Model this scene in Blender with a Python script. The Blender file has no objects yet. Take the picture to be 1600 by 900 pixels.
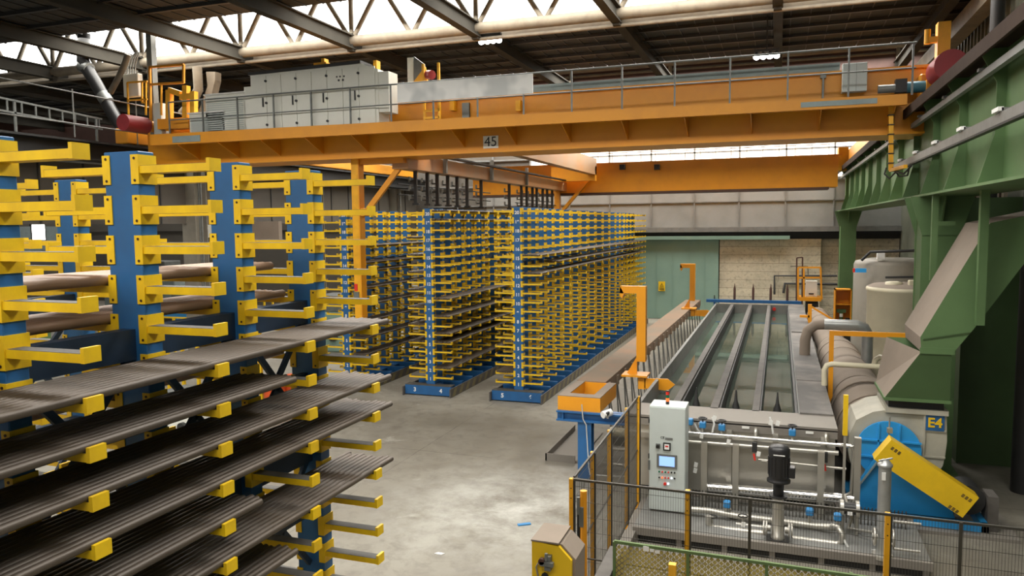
import bpy, math, random
from mathutils import Vector, Matrix, Euler
random.seed(7)
S = bpy.context.scene
COL = S.collection
R = math.radians
# ------------------------------------------------------------------ camera
F, PITCH, YAW, ROLL = 1180.5, .08369, -.34027, -.01031
fw = Vector((math.sin(YAW)*math.cos(PITCH), math.cos(YAW)*math.cos(PITCH), -math.sin(PITCH)))
rt = Vector((math.cos(YAW), -math.sin(YAW), 0)); up = rt.cross(fw)
cR = rt*math.cos(ROLL)+up*math.sin(ROLL); cU = up*math.cos(ROLL)-rt*math.sin(ROLL)
EYE = Vector((0, 0, 5))
cam = bpy.data.cameras.new('camera'); co = bpy.data.objects.new('camera', cam); COL.objects.link(co)
m = Matrix((cR, cU, -fw)).transposed().to_4x4(); m.translation = EYE; co.matrix_world = m
cam.sensor_width = 36; cam.lens = F/1600*36; cam.clip_end = 400
S.camera = co
def at(px, py, **k):            # where a sight line of the survey photo meets a plane x=, y= or z=
    d = fw+cR*((px-800)/F)-cU*((py-450)/F)
    a, v = list(k.items())[0]; i = 'xyz'.index(a)
    return EYE+d*((v-EYE[i])/d[i])
# ------------------------------------------------------------------ materials
def mat(name, col, rough=.5, metal=0., dirt=.25, dcol=None, scale=3., bump=0., emit=None, estr=0., stretch=None, spec=.5):
    m = bpy.data.materials.new(name); m.use_nodes = True; nt = m.node_tree; N = nt.nodes; L = nt.links
    b = N['Principled BSDF']; b.inputs['Roughness'].default_value = rough; b.inputs['Metallic'].default_value = metal
    b.inputs['Specular IOR Level'].default_value = spec
    c4 = (*col, 1)
    b.inputs['Base Color'].default_value = c4
    if emit:
        b.inputs['Emission Color'].default_value = (*emit, 1); b.inputs['Emission Strength'].default_value = estr
    if dirt > 0:
        tc = N.new('ShaderNodeTexCoord'); mp = N.new('ShaderNodeMapping'); L.new(tc.outputs['Object'], mp.inputs['Vector'])
        if stretch: mp.inputs['Scale'].default_value = stretch
        n = N.new('ShaderNodeTexNoise'); n.inputs['Scale'].default_value = scale; n.inputs['Detail'].default_value = 6
        n.inputs['Roughness'].default_value = .62
        L.new(mp.outputs['Vector'], n.inputs['Vector'])
        r = N.new('ShaderNodeValToRGB'); r.color_ramp.elements[0].position = .42; r.color_ramp.elements[1].position = .68
        r.color_ramp.elements[0].color = (0, 0, 0, 1); r.color_ramp.elements[1].color = (dirt, dirt, dirt, 1)
        L.new(n.outputs['Fac'], r.inputs['Fac'])
        mx = N.new('ShaderNodeMix'); mx.data_type = 'RGBA'
        mx.inputs['A'].default_value = c4; mx.inputs['B'].default_value = (*(dcol or tuple(x*.45 for x in col)), 1)
        L.new(r.outputs['Color'], mx.inputs['Factor']); L.new(mx.outputs['Result'], b.inputs['Base Color'])
        if bump > 0:
            bp = N.new('ShaderNodeBump'); bp.inputs['Strength'].default_value = bump; bp.inputs['Distance'].default_value = .02
            L.new(n.outputs['Fac'], bp.inputs['Height']); L.new(bp.outputs['Normal'], b.inputs['Normal'])
    return m
dust = (.16, .13, .10)
M = {}
M['blue'] = mat('blue_paint', (.018, .115, .31), .42, dirt=.35, dcol=(.02, .06, .14))
M['yellow'] = mat('yellow_paint', (.84, .55, .010), .42, dirt=.4, dcol=(.50, .28, .02), scale=5)
M['bolt'] = mat('bolt_steel', (.05, .025, .015), .5, .3, dirt=0)
M['orange'] = mat('orange_paint', (.75, .305, .012), .4, dirt=.3, dcol=(.48, .18, .02), scale=1.2)
M['orange_dusty'] = mat('dusty_orange_paint', (.19, .145, .10), .85, dirt=.6, dcol=(.29, .155, .085), scale=.9)
M['amber'] = mat('amber_paint', (.82, .40, .012), .45, dirt=.3, scale=4)
M['green'] = mat('green_paint', (.10, .18, .068), .6, dirt=.5, dcol=(.055, .10, .035), scale=.8)
M['green_dark'] = mat('dark_green_paint', (.055, .105, .035), .6, dirt=.5, dcol=(.035, .06, .02), scale=.7)
M['taupe'] = mat('dust_on_steel', (.23, .185, .145), .85, dirt=.4, dcol=(.16, .13, .10), scale=1.5)
M['pipe'] = mat('mill_scale_steel', (.105, .082, .062), .48, .25, dirt=.8, dcol=(.055, .045, .038), scale=2, stretch=(6, .25, 6))
M['copper'] = mat('brown_coated_tube', (.34, .22, .15), .5, .1, dirt=.35, dcol=(.20, .11, .075), scale=2, stretch=(8, .25, 8))
M['pad'] = mat('worn_grey_top', (.075, .072, .065), .7, dirt=.5, scale=6)
M['darksteel'] = mat('dark_steel', (.03, .03, .03), .55, .2, dirt=.3)
M['brace'] = mat('navy_steel', (.012, .035, .08), .55, dirt=.4)
M['greysteel'] = mat('galvanised_grey', (.19, .20, .19), .45, .4, dirt=.5, scale=3)
M['railsteel'] = mat('grey_rail', (.22, .22, .21), .5, .3, dirt=.4)
M['stainless'] = mat('stainless', (.50, .48, .43), .38, .75, dirt=.35, dcol=(.36, .34, .30), scale=1.4)
M['chrome'] = mat('polished_pipe', (.75, .74, .72), .14, 1., dirt=0)
M['deck'] = mat('dusty_deck', (.22, .20, .175), .65, .2, dirt=.6, dcol=(.24, .22, .19), scale=2.5)
M['tank'] = mat('grey_tank_wall', (.19, .19, .175), .6, .1, dirt=.7, dcol=(.12, .125, .115), scale=2.2)
M['deckdark'] = mat('tank_cover', (.10, .095, .09), .75, 0., dirt=.55, dcol=(.30, .27, .24), scale=1.1)
M['cream'] = mat('cream_plastic', (.60, .55, .40), .5, dirt=.45, dcol=(.42, .38, .27), scale=1.2)
M['greytank'] = mat('grey_plastic', (.24, .22, .18), .6, dirt=.5, scale=1)
M['cabinet'] = mat('light_grey_enamel', (.52, .57, .55), .4, dirt=.12, scale=2)
M['offwhite'] = mat('off_white_enamel', (.78, .78, .71), .45, dirt=.25, dcol=(.5, .5, .45), scale=1)
M['black'] = mat('black_plastic', (.012, .012, .012), .4, dirt=0)
M['pumpblack'] = mat('black_enamel', (.018, .018, .020), .35, dirt=.2)
M['sky_blue'] = mat('sky_blue_paint', (.025, .31, .70), .45, dirt=.3, dcol=(.02, .20, .48), scale=2)
M['beige'] = mat('beige_sheet', (.42, .40, .33), .6, dirt=.4, scale=1.5)
M['yellow_guard'] = mat('guard_yellow', (.78, .50, .01), .45, dirt=.2, scale=3)
M['red'] = mat('red_paint', (.26, .015, .02), .5, dirt=.3)
M['redbright'] = mat('bright_red', (.65, .03, .02), .4, dirt=0)
M['orangered'] = mat('orange_red_plastic', (.80, .12, .03), .5, dirt=.2)
M['white'] = mat('white_paint', (.8, .8, .78), .5, dirt=0)
M['roof'] = mat('dark_roof_slab', (.018, .018, .017), .8, dirt=.5, dcol=(.03, .03, .028), scale=1.5, bump=.3)
M['roofbeam'] = mat('grey_brown_beam', (.045, .042, .035), .9, dirt=.4, scale=1, spec=.08)
M['tube'] = mat('beige_roof_tube', (.19, .165, .125), .55, dirt=.6, dcol=(.11, .09, .07), scale=2.5, spec=.15)
M['cladding'] = mat('grey_cladding', (.25, .25, .235), .6, dirt=.35, scale=.5)
M['dark_cladding'] = mat('dark_cladding', (.10, .088, .072), .7, dirt=.3, scale=.6)
M['teal'] = mat('teal_door', (.20, .31, .255), .55, dirt=.3, dcol=(.11, .19, .16), scale=.7)
M['siding'] = mat('grey_green_siding', (.15, .16, .12), .7, dirt=.4, scale=.6)
M['glow'] = mat('lit_glazing', (.8, .8, .8), .5, dirt=0, emit=(1, .98, .94), estr=6.0)
M['glow_soft'] = mat('lit_wall_glazing', (.8, .8, .75), .5, dirt=0, emit=(1, .97, .86), estr=1.5)
M['lamp'] = mat('lamp_glow', (1, 1, 1), .5, dirt=0, emit=(1, 1, 1), estr=30.)
M['screen'] = mat('lit_screen', (.2, .3, .6), .3, dirt=0, emit=(.25, .45, 1.), estr=1.2)
M['led_red'] = mat('lit_red', (.8, .1, .02), .3, dirt=0, emit=(1, .12, .02), estr=1.6)
M['led_white'] = mat('lit_white', (.8, .8, .9), .3, dirt=0, emit=(.7, .8, 1), estr=2.)
M['led_green'] = mat('green_lens', (.0, .12, .06), .3, dirt=0)
M['cable'] = mat('pale_hose', (.45, .45, .43), .5, dirt=0)
M['actuator'] = mat('actuator_blue', (.03, .22, .50), .45, dirt=.15)
M['tag'] = mat('white_tag', (.75, .75, .72), .6, dirt=0)
M['brown'] = mat('brown_rail', (.045, .028, .02), .8, dirt=.4, spec=.1)
M['rust'] = mat('rusty_brown', (.075, .032, .022), .6, dirt=.3)
M['sheet'] = mat('galvanised_duct', (.42, .43, .42), .35, .6, dirt=.4, scale=2)
M['mesh_green'] = mat('green_mesh', (.10, .16, .05), .6, dirt=.3)
M['mesh_yellow'] = mat('yellowish_sheet', (.42, .33, .08), .7, dirt=.7, dcol=(.22, .19, .07), scale=3)
M['wire'] = mat('dark_wire', (.06, .055, .045), .5, .3, dirt=0)
M['hazard_dark'] = mat('worn_dark_stripe', (.05, .05, .045), .6, dirt=.3)
M['hazard'] = mat('worn_yellow_stripe', (.20, .17, .08), .6, dirt=.5)
M['edge'] = mat('grey_edge_steel', (.11, .10, .09), .75, 0., dirt=.5, scale=4)
M['gap_shade'] = mat('painted_gap_shade', (.02, .02, .02), .8, dirt=0)  # near-black colour standing in for shade inside gaps and slots
M['pink'] = mat('pinkish_dusty_beam', (.42, .25, .13), .45, dirt=.7, dcol=(.55, .22, .05), scale=.8)
M['bluegrey'] = mat('blue_grey_beam', (.27, .33, .33), .5, .2, dirt=.3)
M['motor_teal'] = mat('motor_teal', (.05, .18, .24), .45, dirt=.3)

def nodes(m): return m.node_tree.nodes, m.node_tree.links, m.node_tree.nodes['Principled BSDF']
# concrete floor
mf = bpy.data.materials.new('concrete_floor'); mf.use_nodes = True
N, L, b = nodes(mf)
tc = N.new('ShaderNodeTexCoord')
def noise(scale, detail=8, rough=.6, vec=None, dist=0):
    n = N.new('ShaderNodeTexNoise'); n.inputs['Scale'].default_value = scale; n.inputs['Detail'].default_value = detail
    n.inputs['Roughness'].default_value = rough; n.inputs['Distortion'].default_value = dist
    L.new(vec or tc.outputs['Object'], n.inputs['Vector']); return n
def ramp(src, p0, c0, p1, c1):
    r = N.new('ShaderNodeValToRGB'); e = r.color_ramp.elements
    e[0].position, e[0].color, e[1].position, e[1].color = p0, (*c0, 1), p1, (*c1, 1)
    L.new(src, r.inputs['Fac']); return r
def mixc(fac, a, bb, mode='MIX'):
    x = N.new('ShaderNodeMix'); x.data_type = 'RGBA'; x.blend_type = mode
    for s, v in (('Factor', fac), ('A', a), ('B', bb)):
        if hasattr(v, 'links'): L.new(v, x.inputs[s])
        elif s == 'Factor': x.inputs[s].default_value = v
        else: x.inputs[s].default_value = (*v, 1)
    return x.outputs['Result']
big = noise(.32, 9, .65, dist=.6); fine = noise(3.2, 8, .7, dist=.4); grit = noise(26, 4, .6)
c = ramp(big.outputs['Fac'], .36, (.150, .134, .106), .62, (.245, .230, .190)).outputs['Color']
c = mixc(ramp(fine.outputs['Fac'], .46, (0, 0, 0), .66, (.75, .75, .75)).outputs['Color'], c, (.145, .128, .105))
wp = noise(.55, 7, .7, dist=1.2)
c = mixc(ramp(wp.outputs['Fac'], .60, (0, 0, 0), .70, (.45, .45, .45)).outputs['Color'], c, (.50, .49, .44))
c = mixc(ramp(grit.outputs['Fac'], .64, (0, 0, 0), .74, (.35, .35, .35)).outputs['Color'], c, (.12, .10, .08))
va = N.new('ShaderNodeVectorMath'); va.operation = 'MULTIPLY_ADD'; L.new(noise(1.5).outputs['Color'], va.inputs[0]); va.inputs[1].default_value = (.08, .08, 0)
L.new(tc.outputs['Object'], va.inputs[2])
mpj = N.new('ShaderNodeMapping'); L.new(va.outputs['Vector'], mpj.inputs['Vector']); mpj.inputs['Location'].default_value = (1.25, 3.1, 0)
jt = N.new('ShaderNodeTexBrick'); jt.offset = 0; L.new(mpj.outputs['Vector'], jt.inputs['Vector']); jt.inputs['Scale'].default_value = 1
jt.inputs['Brick Width'].default_value = 6.2; jt.inputs['Row Height'].default_value = 9.; jt.inputs['Mortar Size'].default_value = .012; jt.inputs['Mortar Smooth'].default_value = .4
jm = N.new('ShaderNodeMath'); jm.operation = 'MULTIPLY'; L.new(jt.outputs['Fac'], jm.inputs[0]); L.new(ramp(noise(1.1, 3).outputs['Fac'], .42, (.1, .1, .1), .56, (.8, .8, .8)).outputs['Color'], jm.inputs[1])
c = mixc(jm.outputs['Value'], c, (.07, .058, .045))
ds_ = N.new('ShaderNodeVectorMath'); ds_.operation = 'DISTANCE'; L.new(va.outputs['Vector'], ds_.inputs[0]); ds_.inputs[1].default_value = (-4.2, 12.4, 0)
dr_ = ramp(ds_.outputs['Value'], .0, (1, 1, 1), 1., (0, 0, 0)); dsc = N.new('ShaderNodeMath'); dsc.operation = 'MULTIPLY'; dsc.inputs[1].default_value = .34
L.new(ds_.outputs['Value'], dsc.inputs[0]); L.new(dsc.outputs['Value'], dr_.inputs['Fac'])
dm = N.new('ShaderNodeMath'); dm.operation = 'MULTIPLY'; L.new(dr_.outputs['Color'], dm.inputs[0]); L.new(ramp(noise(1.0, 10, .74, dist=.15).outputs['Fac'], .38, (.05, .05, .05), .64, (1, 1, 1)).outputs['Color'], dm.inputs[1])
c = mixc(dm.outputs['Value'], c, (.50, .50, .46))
L.new(c, b.inputs['Base Color']); b.inputs['Roughness'].default_value = .55
rr = ramp(big.outputs['Fac'], .4, (.42, .42, .42), .6, (.7, .7, .7)); L.new(rr.outputs['Color'], b.inputs['Roughness'])
bp = N.new('ShaderNodeBump'); bp.inputs['Strength'].default_value = .15; L.new(fine.outputs['Fac'], bp.inputs['Height']); L.new(bp.outputs['Normal'], b.inputs['Normal'])
M['floor'] = mf
# board-marked concrete wall
mw = bpy.data.materials.new('board_marked_concrete'); mw.use_nodes = True
N, L, b = nodes(mw); tc = N.new('ShaderNodeTexCoord')
bk = N.new('ShaderNodeTexBrick'); mp = N.new('ShaderNodeMapping'); mp.inputs['Rotation'].default_value = (R(-90), 0, 0)
L.new(tc.outputs['Object'], mp.inputs['Vector']); L.new(mp.outputs['Vector'], bk.inputs['Vector'])
bk.inputs['Scale'].default_value = 1; bk.inputs['Brick Width'].default_value = 40.; bk.inputs['Row Height'].default_value = .42
bk.inputs['Mortar Size'].default_value = .012; bk.inputs['Color1'].default_value = (.62, .56, .42, 1); bk.inputs['Color2'].default_value = (.54, .48, .36, 1)
bk.inputs['Mortar'].default_value = (.30, .26, .19, 1)
n1 = noise(1.4, 9, .7); n2 = noise(7, 5, .6)
c = mixc(ramp(n1.outputs['Fac'], .45, (0, 0, 0), .7, (.5, .5, .5)).outputs['Color'], bk.outputs['Color'], (.27, .25, .19))
c = mixc(ramp(n2.outputs['Fac'], .52, (0, 0, 0), .72, (.65, .65, .65)).outputs['Color'], c, (.2, .18, .14))
L.new(c, b.inputs['Base Color']); b.inputs['Roughness'].default_value = .85
M['concrete'] = mw
# tank water
mq = bpy.data.materials.new('still_bath_water'); mq.use_nodes = True
N, L, b = nodes(mq); tc = N.new('ShaderNodeTexCoord')
n1 = noise(.7, 4); c = ramp(n1.outputs['Fac'], .35, (.06, .085, .065), .65, (.11, .14, .115)).outputs['Color']
L.new(c, b.inputs['Base Color']); b.inputs['Roughness'].default_value = .03; b.inputs['IOR'].default_value = 1.75
b.inputs['Specular IOR Level'].default_value = .9
bp = N.new('ShaderNodeBump'); bp.inputs['Strength'].default_value = .03; bp.inputs['Distance'].default_value = .05
n3 = noise(1.2, 2); L.new(n3.outputs['Fac'], bp.inputs['Height']); L.new(bp.outputs['Normal'], b.inputs['Normal'])
M['water'] = mq
# banner cloth with smudged print
mb_ = bpy.data.materials.new('pale_banner'); mb_.use_nodes = True
N, L, b = nodes(mb_); tc = N.new('ShaderNodeTexCoord'); n1 = noise(1.1, 2)
c = ramp(n1.outputs['Fac'], .36, (.66, .68, .68), .5, (.95, .95, .94)).outputs['Color']
L.new(c, b.inputs['Base Color']); b.inputs['Roughness'].default_value = .6
M['banner'] = mb_

# ------------------------------------------------------------------ mesh building
class MB:
    def __init__(s): s.v = []; s.f = []; s.mi = []; s.sm = []; s.mats = []; s.cur = 0
    def m(s, key):
        if key not in s.mats: s.mats.append(key)
        s.cur = s.mats.index(key); return s
    def add(s, vs, fs, smooth=False):
        o = len(s.v); s.v += [tuple(v) for v in vs]
        for f in fs: s.f.append(tuple(i+o for i in f)); s.mi.append(s.cur); s.sm.append(smooth)
        return s
    def box(s, x0, x1, y0, y1, z0, z1, bev=0):
        if bev > 0: return s.bbox(x0, x1, y0, y1, z0, z1, bev)
        vs = [(x, y, z) for z in (z0, z1) for y in (y0, y1) for x in (x0, x1)]
        return s.add(vs, [(0, 2, 3, 1), (4, 5, 7, 6), (0, 1, 5, 4), (2, 6, 7, 3), (0, 4, 6, 2), (1, 3, 7, 5)])
    def bbox(s, x0, x1, y0, y1, z0, z1, b):   # box with chamfered vertical edges and top rim
        def ring(i, z): return [(x0+i+b, y0+i, z), (x1-i-b, y0+i, z), (x1-i, y0+i+b, z), (x1-i, y1-i-b, z), (x1-i-b, y1-i, z), (x0+i+b, y1-i, z), (x0+i, y1-i-b, z), (x0+i, y0+i+b, z)]
        vs = ring(b*.7, z0)+ring(0, z0+b)+ring(0, z1-b)+ring(b*.7, z1)
        fs = [tuple(range(7, -1, -1)), tuple(range(24, 32))]
        for k in range(3):
            for i in range(8): j = (i+1) % 8; fs.append((k*8+i, k*8+j, k*8+8+j, k*8+8+i))
        return s.add(vs, fs)
    def prism(s, pts, ax, a0, a1):            # polygon (2-D) extruded along axis ax
        def put(p, a):
            if ax == 'y': return (p[0], a, p[1])
            if ax == 'x': return (a, p[0], p[1])
            return (p[0], p[1], a)
        n = len(pts); vs = [put(p, a0) for p in pts]+[put(p, a1) for p in pts]
        fs = [tuple(range(n)), tuple(range(2*n-1, n-1, -1))]
        for i in range(n): j = (i+1) % n; fs.append((i, i+n, j+n, j))
        return s.add(vs, fs)
    def bar(s, a, b, w, h=None, upv=(0, 0, 1)):   # rectangular bar from a to b
        a, b = Vector(a), Vector(b); h = h or w; d = (b-a).normalized(); u = Vector(upv)
        if abs(d.dot(u)) > .98: u = Vector((0, 1, 0))
        sd = d.cross(u).normalized(); u = sd.cross(d)
        vs = [p+sd*i*w/2+u*j*h/2 for p in (a, b) for i, j in ((-1, -1), (1, -1), (1, 1), (-1, 1))]
        return s.add(vs, [(3, 2, 1, 0), (4, 5, 6, 7), (0, 1, 5, 4), (1, 2, 6, 5), (2, 3, 7, 6), (3, 0, 4, 7)])
    def cyl(s, a, b, r, r2=None, n=14, cap=True):
        a, b = Vector(a), Vector(b); r2 = r if r2 is None else r2; d = (b-a).normalized()
        u = Vector((0, 0, 1)) if abs(d.z) < .9 else Vector((1, 0, 0)); sd = d.cross(u).normalized(); u = sd.cross(d)
        vs = []
        for p, q in ((a, r), (b, r2)):
            for i in range(n): t = 2*math.pi*i/n; vs.append(p+sd*math.cos(t)*q+u*math.sin(t)*q)
        s.add(vs, [(i, (i+1) % n, n+(i+1) % n, n+i) for i in range(n)], True)
        if cap: s.add(vs, [tuple(range(n-1, -1, -1)), tuple(range(n, 2*n))])
        return s
    def tube(s, pts, r, n=10, cap=True):
        pts = [Vector(p) for p in pts]; vs = []; prev = None
        for k, p in enumerate(pts):
            d = ((pts[min(k+1, len(pts)-1)]-p).normalized()+(p-pts[max(k-1, 0)]).normalized()).normalized()
            if prev is None:
                u = Vector((0, 0, 1)) if abs(d.z) < .9 else Vector((1, 0, 0)); sd = d.cross(u).normalized()
            else: sd = (prev-d*prev.dot(d)).normalized()
            prev = sd; u = sd.cross(d); rr = r[k] if isinstance(r, (list, tuple)) else r
            for i in range(n): t = 2*math.pi*i/n; vs.append(p+sd*math.cos(t)*rr+u*math.sin(t)*rr)
        fs = [(k*n+i, k*n+(i+1) % n, (k+1)*n+(i+1) % n, (k+1)*n+i) for k in range(len(pts)-1) for i in range(n)]
        s.add(vs, fs, True)
        if cap: s.add(vs, [tuple(range(n-1, -1, -1)), tuple(range(len(vs)-n, len(vs)))])
        return s
    def lathe(s, c, prof, n=24, ax='z'):
        c = Vector(c); vs = []
        for r, h in prof:
            for i in range(n):
                t = 2*math.pi*i/n; q = (r*math.cos(t), r*math.sin(t), h)
                if ax == 'x': q = (q[2], q[0], q[1])
                if ax == 'y': q = (q[0], -q[2], q[1])
                vs.append(c+Vector(q))
        fs = [(k*n+i, k*n+(i+1) % n, (k+1)*n+(i+1) % n, (k+1)*n+i) for k in range(len(prof)-1) for i in range(n)]
        s.add(vs, fs, True); s.add(vs, [tuple(range(n-1, -1, -1)), tuple(range(len(vs)-n, len(vs)))]); return s
    def torus(s, c, R_, r, ax='z', n=20, k=6):
        c = Vector(c); vs = []
        for i in range(n):
            a = 2*math.pi*i/n
            for j in range(k):
                b = 2*math.pi*j/k; x, y, z = (R_+r*math.cos(b))*math.cos(a), (R_+r*math.cos(b))*math.sin(a), r*math.sin(b)
                q = {'z': (x, y, z), 'y': (x, z, y), 'x': (z, x, y)}[ax]; vs.append(c+Vector(q))
        fs = [(i*k+j, ((i+1) % n)*k+j, ((i+1) % n)*k+(j+1) % k, i*k+(j+1) % k) for i in range(n) for j in range(k)]
        return s.add(vs, fs, True)
    def mesh(s, name):
        me = bpy.data.meshes.new(name); me.from_pydata(s.v, [], s.f)
        for k in s.mats: me.materials.append(M[k])
        me.polygons.foreach_set('material_index', s.mi); me.polygons.foreach_set('use_smooth', s.sm)
        me.update(); me.validate(); return me
    def build(s, name, parent=None, **tags):
        o = bpy.data.objects.new(name, s.mesh(name)); COL.objects.link(o)
        if parent is not None: o.parent = parent
        for k, v in tags.items(): o[k] = v
        return o
def mb(key): return MB().m(key)
def arc(c, r, a0, a1, n=7, plane='xz', k=0):
    out = []
    for i in range(n):
        a = R(a0+(a1-a0)*i/(n-1)); u, v = c[0]+r*math.cos(a), c[1]+r*math.sin(a)
        out.append({'xz': (u, k, v), 'xy': (u, v, k), 'yz': (k, u, v)}[plane])
    return out
def thing(name, label, cat, loc=(0, 0, 0), group=None):
    o = bpy.data.objects.new(name, None); COL.objects.link(o); o.location = loc
    o['label'] = label; o['category'] = cat
    if group: o['group'] = group
    return o
def put(mbs, name, parent, **k):      # build world-coordinate mesh under an empty placed anywhere
    o = mbs.build(name, parent, **k)
    o.matrix_parent_inverse = Matrix.Translation(parent.location).inverted() if parent.type == 'EMPTY' else Matrix.Identity(4)
    return o
def inst(o, loc, parent=None, rot=None):
    c = o.copy(); COL.objects.link(c); c.parent = parent
    if parent is not None: c.matrix_parent_inverse = Matrix.Identity(4)
    c.location = loc
    if rot: c.rotation_euler = rot
    return c
def struct(mbs, name): return mbs.build(name, kind='structure')
def text(txt, name, loc, size, key, parent=None, rot=(R(90), 0, 0), ext=.001, align='CENTER', bold=0.):
    cu = bpy.data.curves.new(name, 'FONT'); cu.body = txt; cu.size = size; cu.extrude = ext; cu.align_x = align; cu.align_y = 'CENTER'; cu.offset = bold
    tmp = bpy.data.objects.new(name, cu); COL.objects.link(tmp)
    dg = bpy.context.evaluated_depsgraph_get(); me = bpy.data.meshes.new_from_object(tmp.evaluated_get(dg))
    bpy.data.objects.remove(tmp); me.materials.clear(); me.materials.append(M[key])
    o = bpy.data.objects.new(name, me); COL.objects.link(o); o.location = loc; o.rotation_euler = rot
    if parent is not None:
        o.parent = parent
        if parent.type == 'EMPTY': o.matrix_parent_inverse = Matrix.Translation(parent.location).inverted()
    return o

# ------------------------------------------------------------------ building shell
XR, XL, YB, YF, ZC = 5.4, -46., -14., 40., 11.1
struct(mb('floor').box(XL, XR+3, YB, YF+.3, -.3, 0), 'floor')
# far wall: concrete, sliding door, cladding, glazing
struct(mb('concrete').box(-2.86, 1.92, 39.85, 40.3, 0, 4.15), 'wall_far')
struct(mb('concrete').box(1.92, XR, 40.2, 40.6, 0, 4.15), 'wall_far')
d1 = mb('teal').box(-6.95, -2.9, 39.72, 39.86, 0.02, 4.12)
for i in range(5): d1.m('teal').box(-6.9+i*.82, -6.86+i*.82, 39.70, 39.72, .05, 4.1)
door = d1.build('door_1', kind='structure')
put(mb('darksteel').box(-3.1, -3.06, 39.64, 39.72, 1.0, 1.3), 'door_handle', door)
dl = mb('teal')
for k in range(3): dl.box(-10.8+k*-4.1, -6.98+k*-4.1, 39.75, 39.86, .02, 4.12)
dl.build('door_2', kind='structure')
struct(mb('teal').box(-11, .48, 39.5, 39.7, 4.14, 4.32), 'trim_1')
struct(mb('gap_shade').box(-19, XR, 39.9, 40.2, 4.15, 4.62), 'trim_2')  # dark strip painted in for the shaded gap over the door
struct(mb('railsteel').box(-19, XR, 39.55, 39.85, 4.52, 4.76), 'trim_3')
cl = mb('cladding').box(-15.6, XR, 39.9, 40.2, 4.76, 7.1).m('dark_cladding').box(-19.2, -15.6, 39.9, 40.2, 4.76, 7.1)
cl.m('railsteel')
x = 2.45
while x > -19: cl.box(x-.03, x+.03, 39.84, 39.9, 4.76, 7.1); x -= 2.2
cl.box(-19.2, XR, 39.84, 39.9, 6.02, 6.08)
struct(cl, 'wall_far')
# glazed band above the cladding
wf = mb('railsteel')
x = 2.45
while x > -19: wf.box(x-.04, x+.04, 39.78, 39.86, 7.1, 10.2); x -= 2.2
for z in (7.12, 8.55, 10.15): wf.box(-19.2, XR, 39.78, 39.86, z-.04, z+.04)
win = wf.build('window_1', kind='structure')
put(mb('glow_soft').box(-13.0, XR, 39.9, 39.98, 7.1, 10.2), 'pane', win)
struct(mb('dark_cladding').box(-19.2, -13.0, 39.9, 39.98, 7.1, 10.2), 'wall_far')
struct(mb('roof').box(-19.2, XR, 39.9, 40.2, 10.2, 13.0), 'wall_far')
dcl = mb('dark_cladding').box(XL, -19.2, 39.9, 40.2, 4.8, ZC+1)
struct(dcl, 'wall_far')
struct(mb('dark_cladding').box(XL, -19.2, 40.0, 40.2, 0, 4.8), 'wall_far')
# right wall, ribbed
wr = mb('siding').box(XR, XR+.2, YB, YF, 0, 13)
y = 2.
wr.m('siding')
while y < YF: wr.box(XR-.12, XR, y, y+.1, 6.5, 13); y += .42
struct(wr, 'wall_right')
# left far wall
struct(mb('dark_cladding').box(XL-.2, XL, YB, YF, 0, 13), 'wall_left')
# high cladding hanging along the left runway line
hc = mb('dark_cladding').box(-20.1, -20., 10, YF, 5.15, 7.0).m('darksteel')
y = 10.
while y < YF: hc.box(-20., -19.97, y, y+.05, 5.15, 7.0); y += 1.5
hc.m('railsteel').box(-20.0, -19.9, 10, YF, 6.98, 7.06)
struct(hc, 'wall_left')
# ceiling slabs with seams, open strips under saw-tooth glazing
strips = [(-3.9, -.7), (7.3, 10.5), (18.4, 21.6), (29.4, 32.6)]
ADDED_ROOFLIGHT = (36.6, 39.4)      # added, unseen flat rooflight that brightens the far wall
ys = [YB]+[v for a in [(p, q+.35) for p, q in strips]+[ADDED_ROOFLIGHT] for v in a]+[YF]
for k in range(0, len(ys), 2):
    y0, y1 = ys[k], ys[k+1]; cb = mb('roof').box(XL, XR+.2, y0, y1, ZC, ZC+.2)
    n = max(1, int((y1-y0)/1.1)); cb.m('darksteel')
    for i in range(1, n): yy = y0+(y1-y0)*i/n; cb.box(XL, XR, yy-.05, yy+.05, ZC-.1, ZC)
    x = XL
    while x < XR: cb.box(x-.012, x+.012, y0, y1, ZC-.03, ZC); x += .55
    struct(cb, 'ceiling')
for i, (y0, y1) in enumerate(strips):
    # shed over the strip: glazing upright on the far side, sloping slab behind
    fr = mb('roofbeam')
    x = XL
    fr.box(XL, XR, y1+.25, y1+.33, 14.1, 14.3)
    w = fr.build('window_%d' % (i+2), kind='structure')
    put(mb('glow').box(XL, XR, y1+.35, y1+.42, ZC-.12, 14.3), 'pane', w)
    struct(mb('roof').prism([(y0-.1, ZC+.2), (y1+.5, 14.3), (y1+.5, 14.45), (y0-.1, ZC+.35)], 'x', XL, XR), 'ceiling')
    struct(mb('tube').box(XL, XR, y1+.6, y1+.7, ZC-.42, ZC-.1), 'trim_%d' % (i+4))
struct(mb('roof').box(XR, XR+.2, YB, YF, ZC, 14.4), 'wall_right')
struct(mb('roof').box(XL-.2, XL, YB, YF, ZC, 14.4), 'wall_left')
struct(mb('rust').box(XL, XR, 32.75, 32.85, 9.4, 11.6), 'trim_10')
struct(mb('roof').box(XL-1, XR+4, 41.2, 41.4, -.3, 16), 'wall_far')  # added backing sheet, keeps sky light from leaking through wall gaps
win = mb('roofbeam').box(XL, XR, 36.5, 36.62, ZC, ZC+.3).box(XL, XR, 39.38, 39.5, ZC, ZC+.3).build('window_10', kind='structure')  # frame of the added rooflight, put in to brighten the wall
put(mb('glow').box(XL, XR, 36.6, 39.4, ZC+.2, ZC+.26), 'pane', win)
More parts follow.
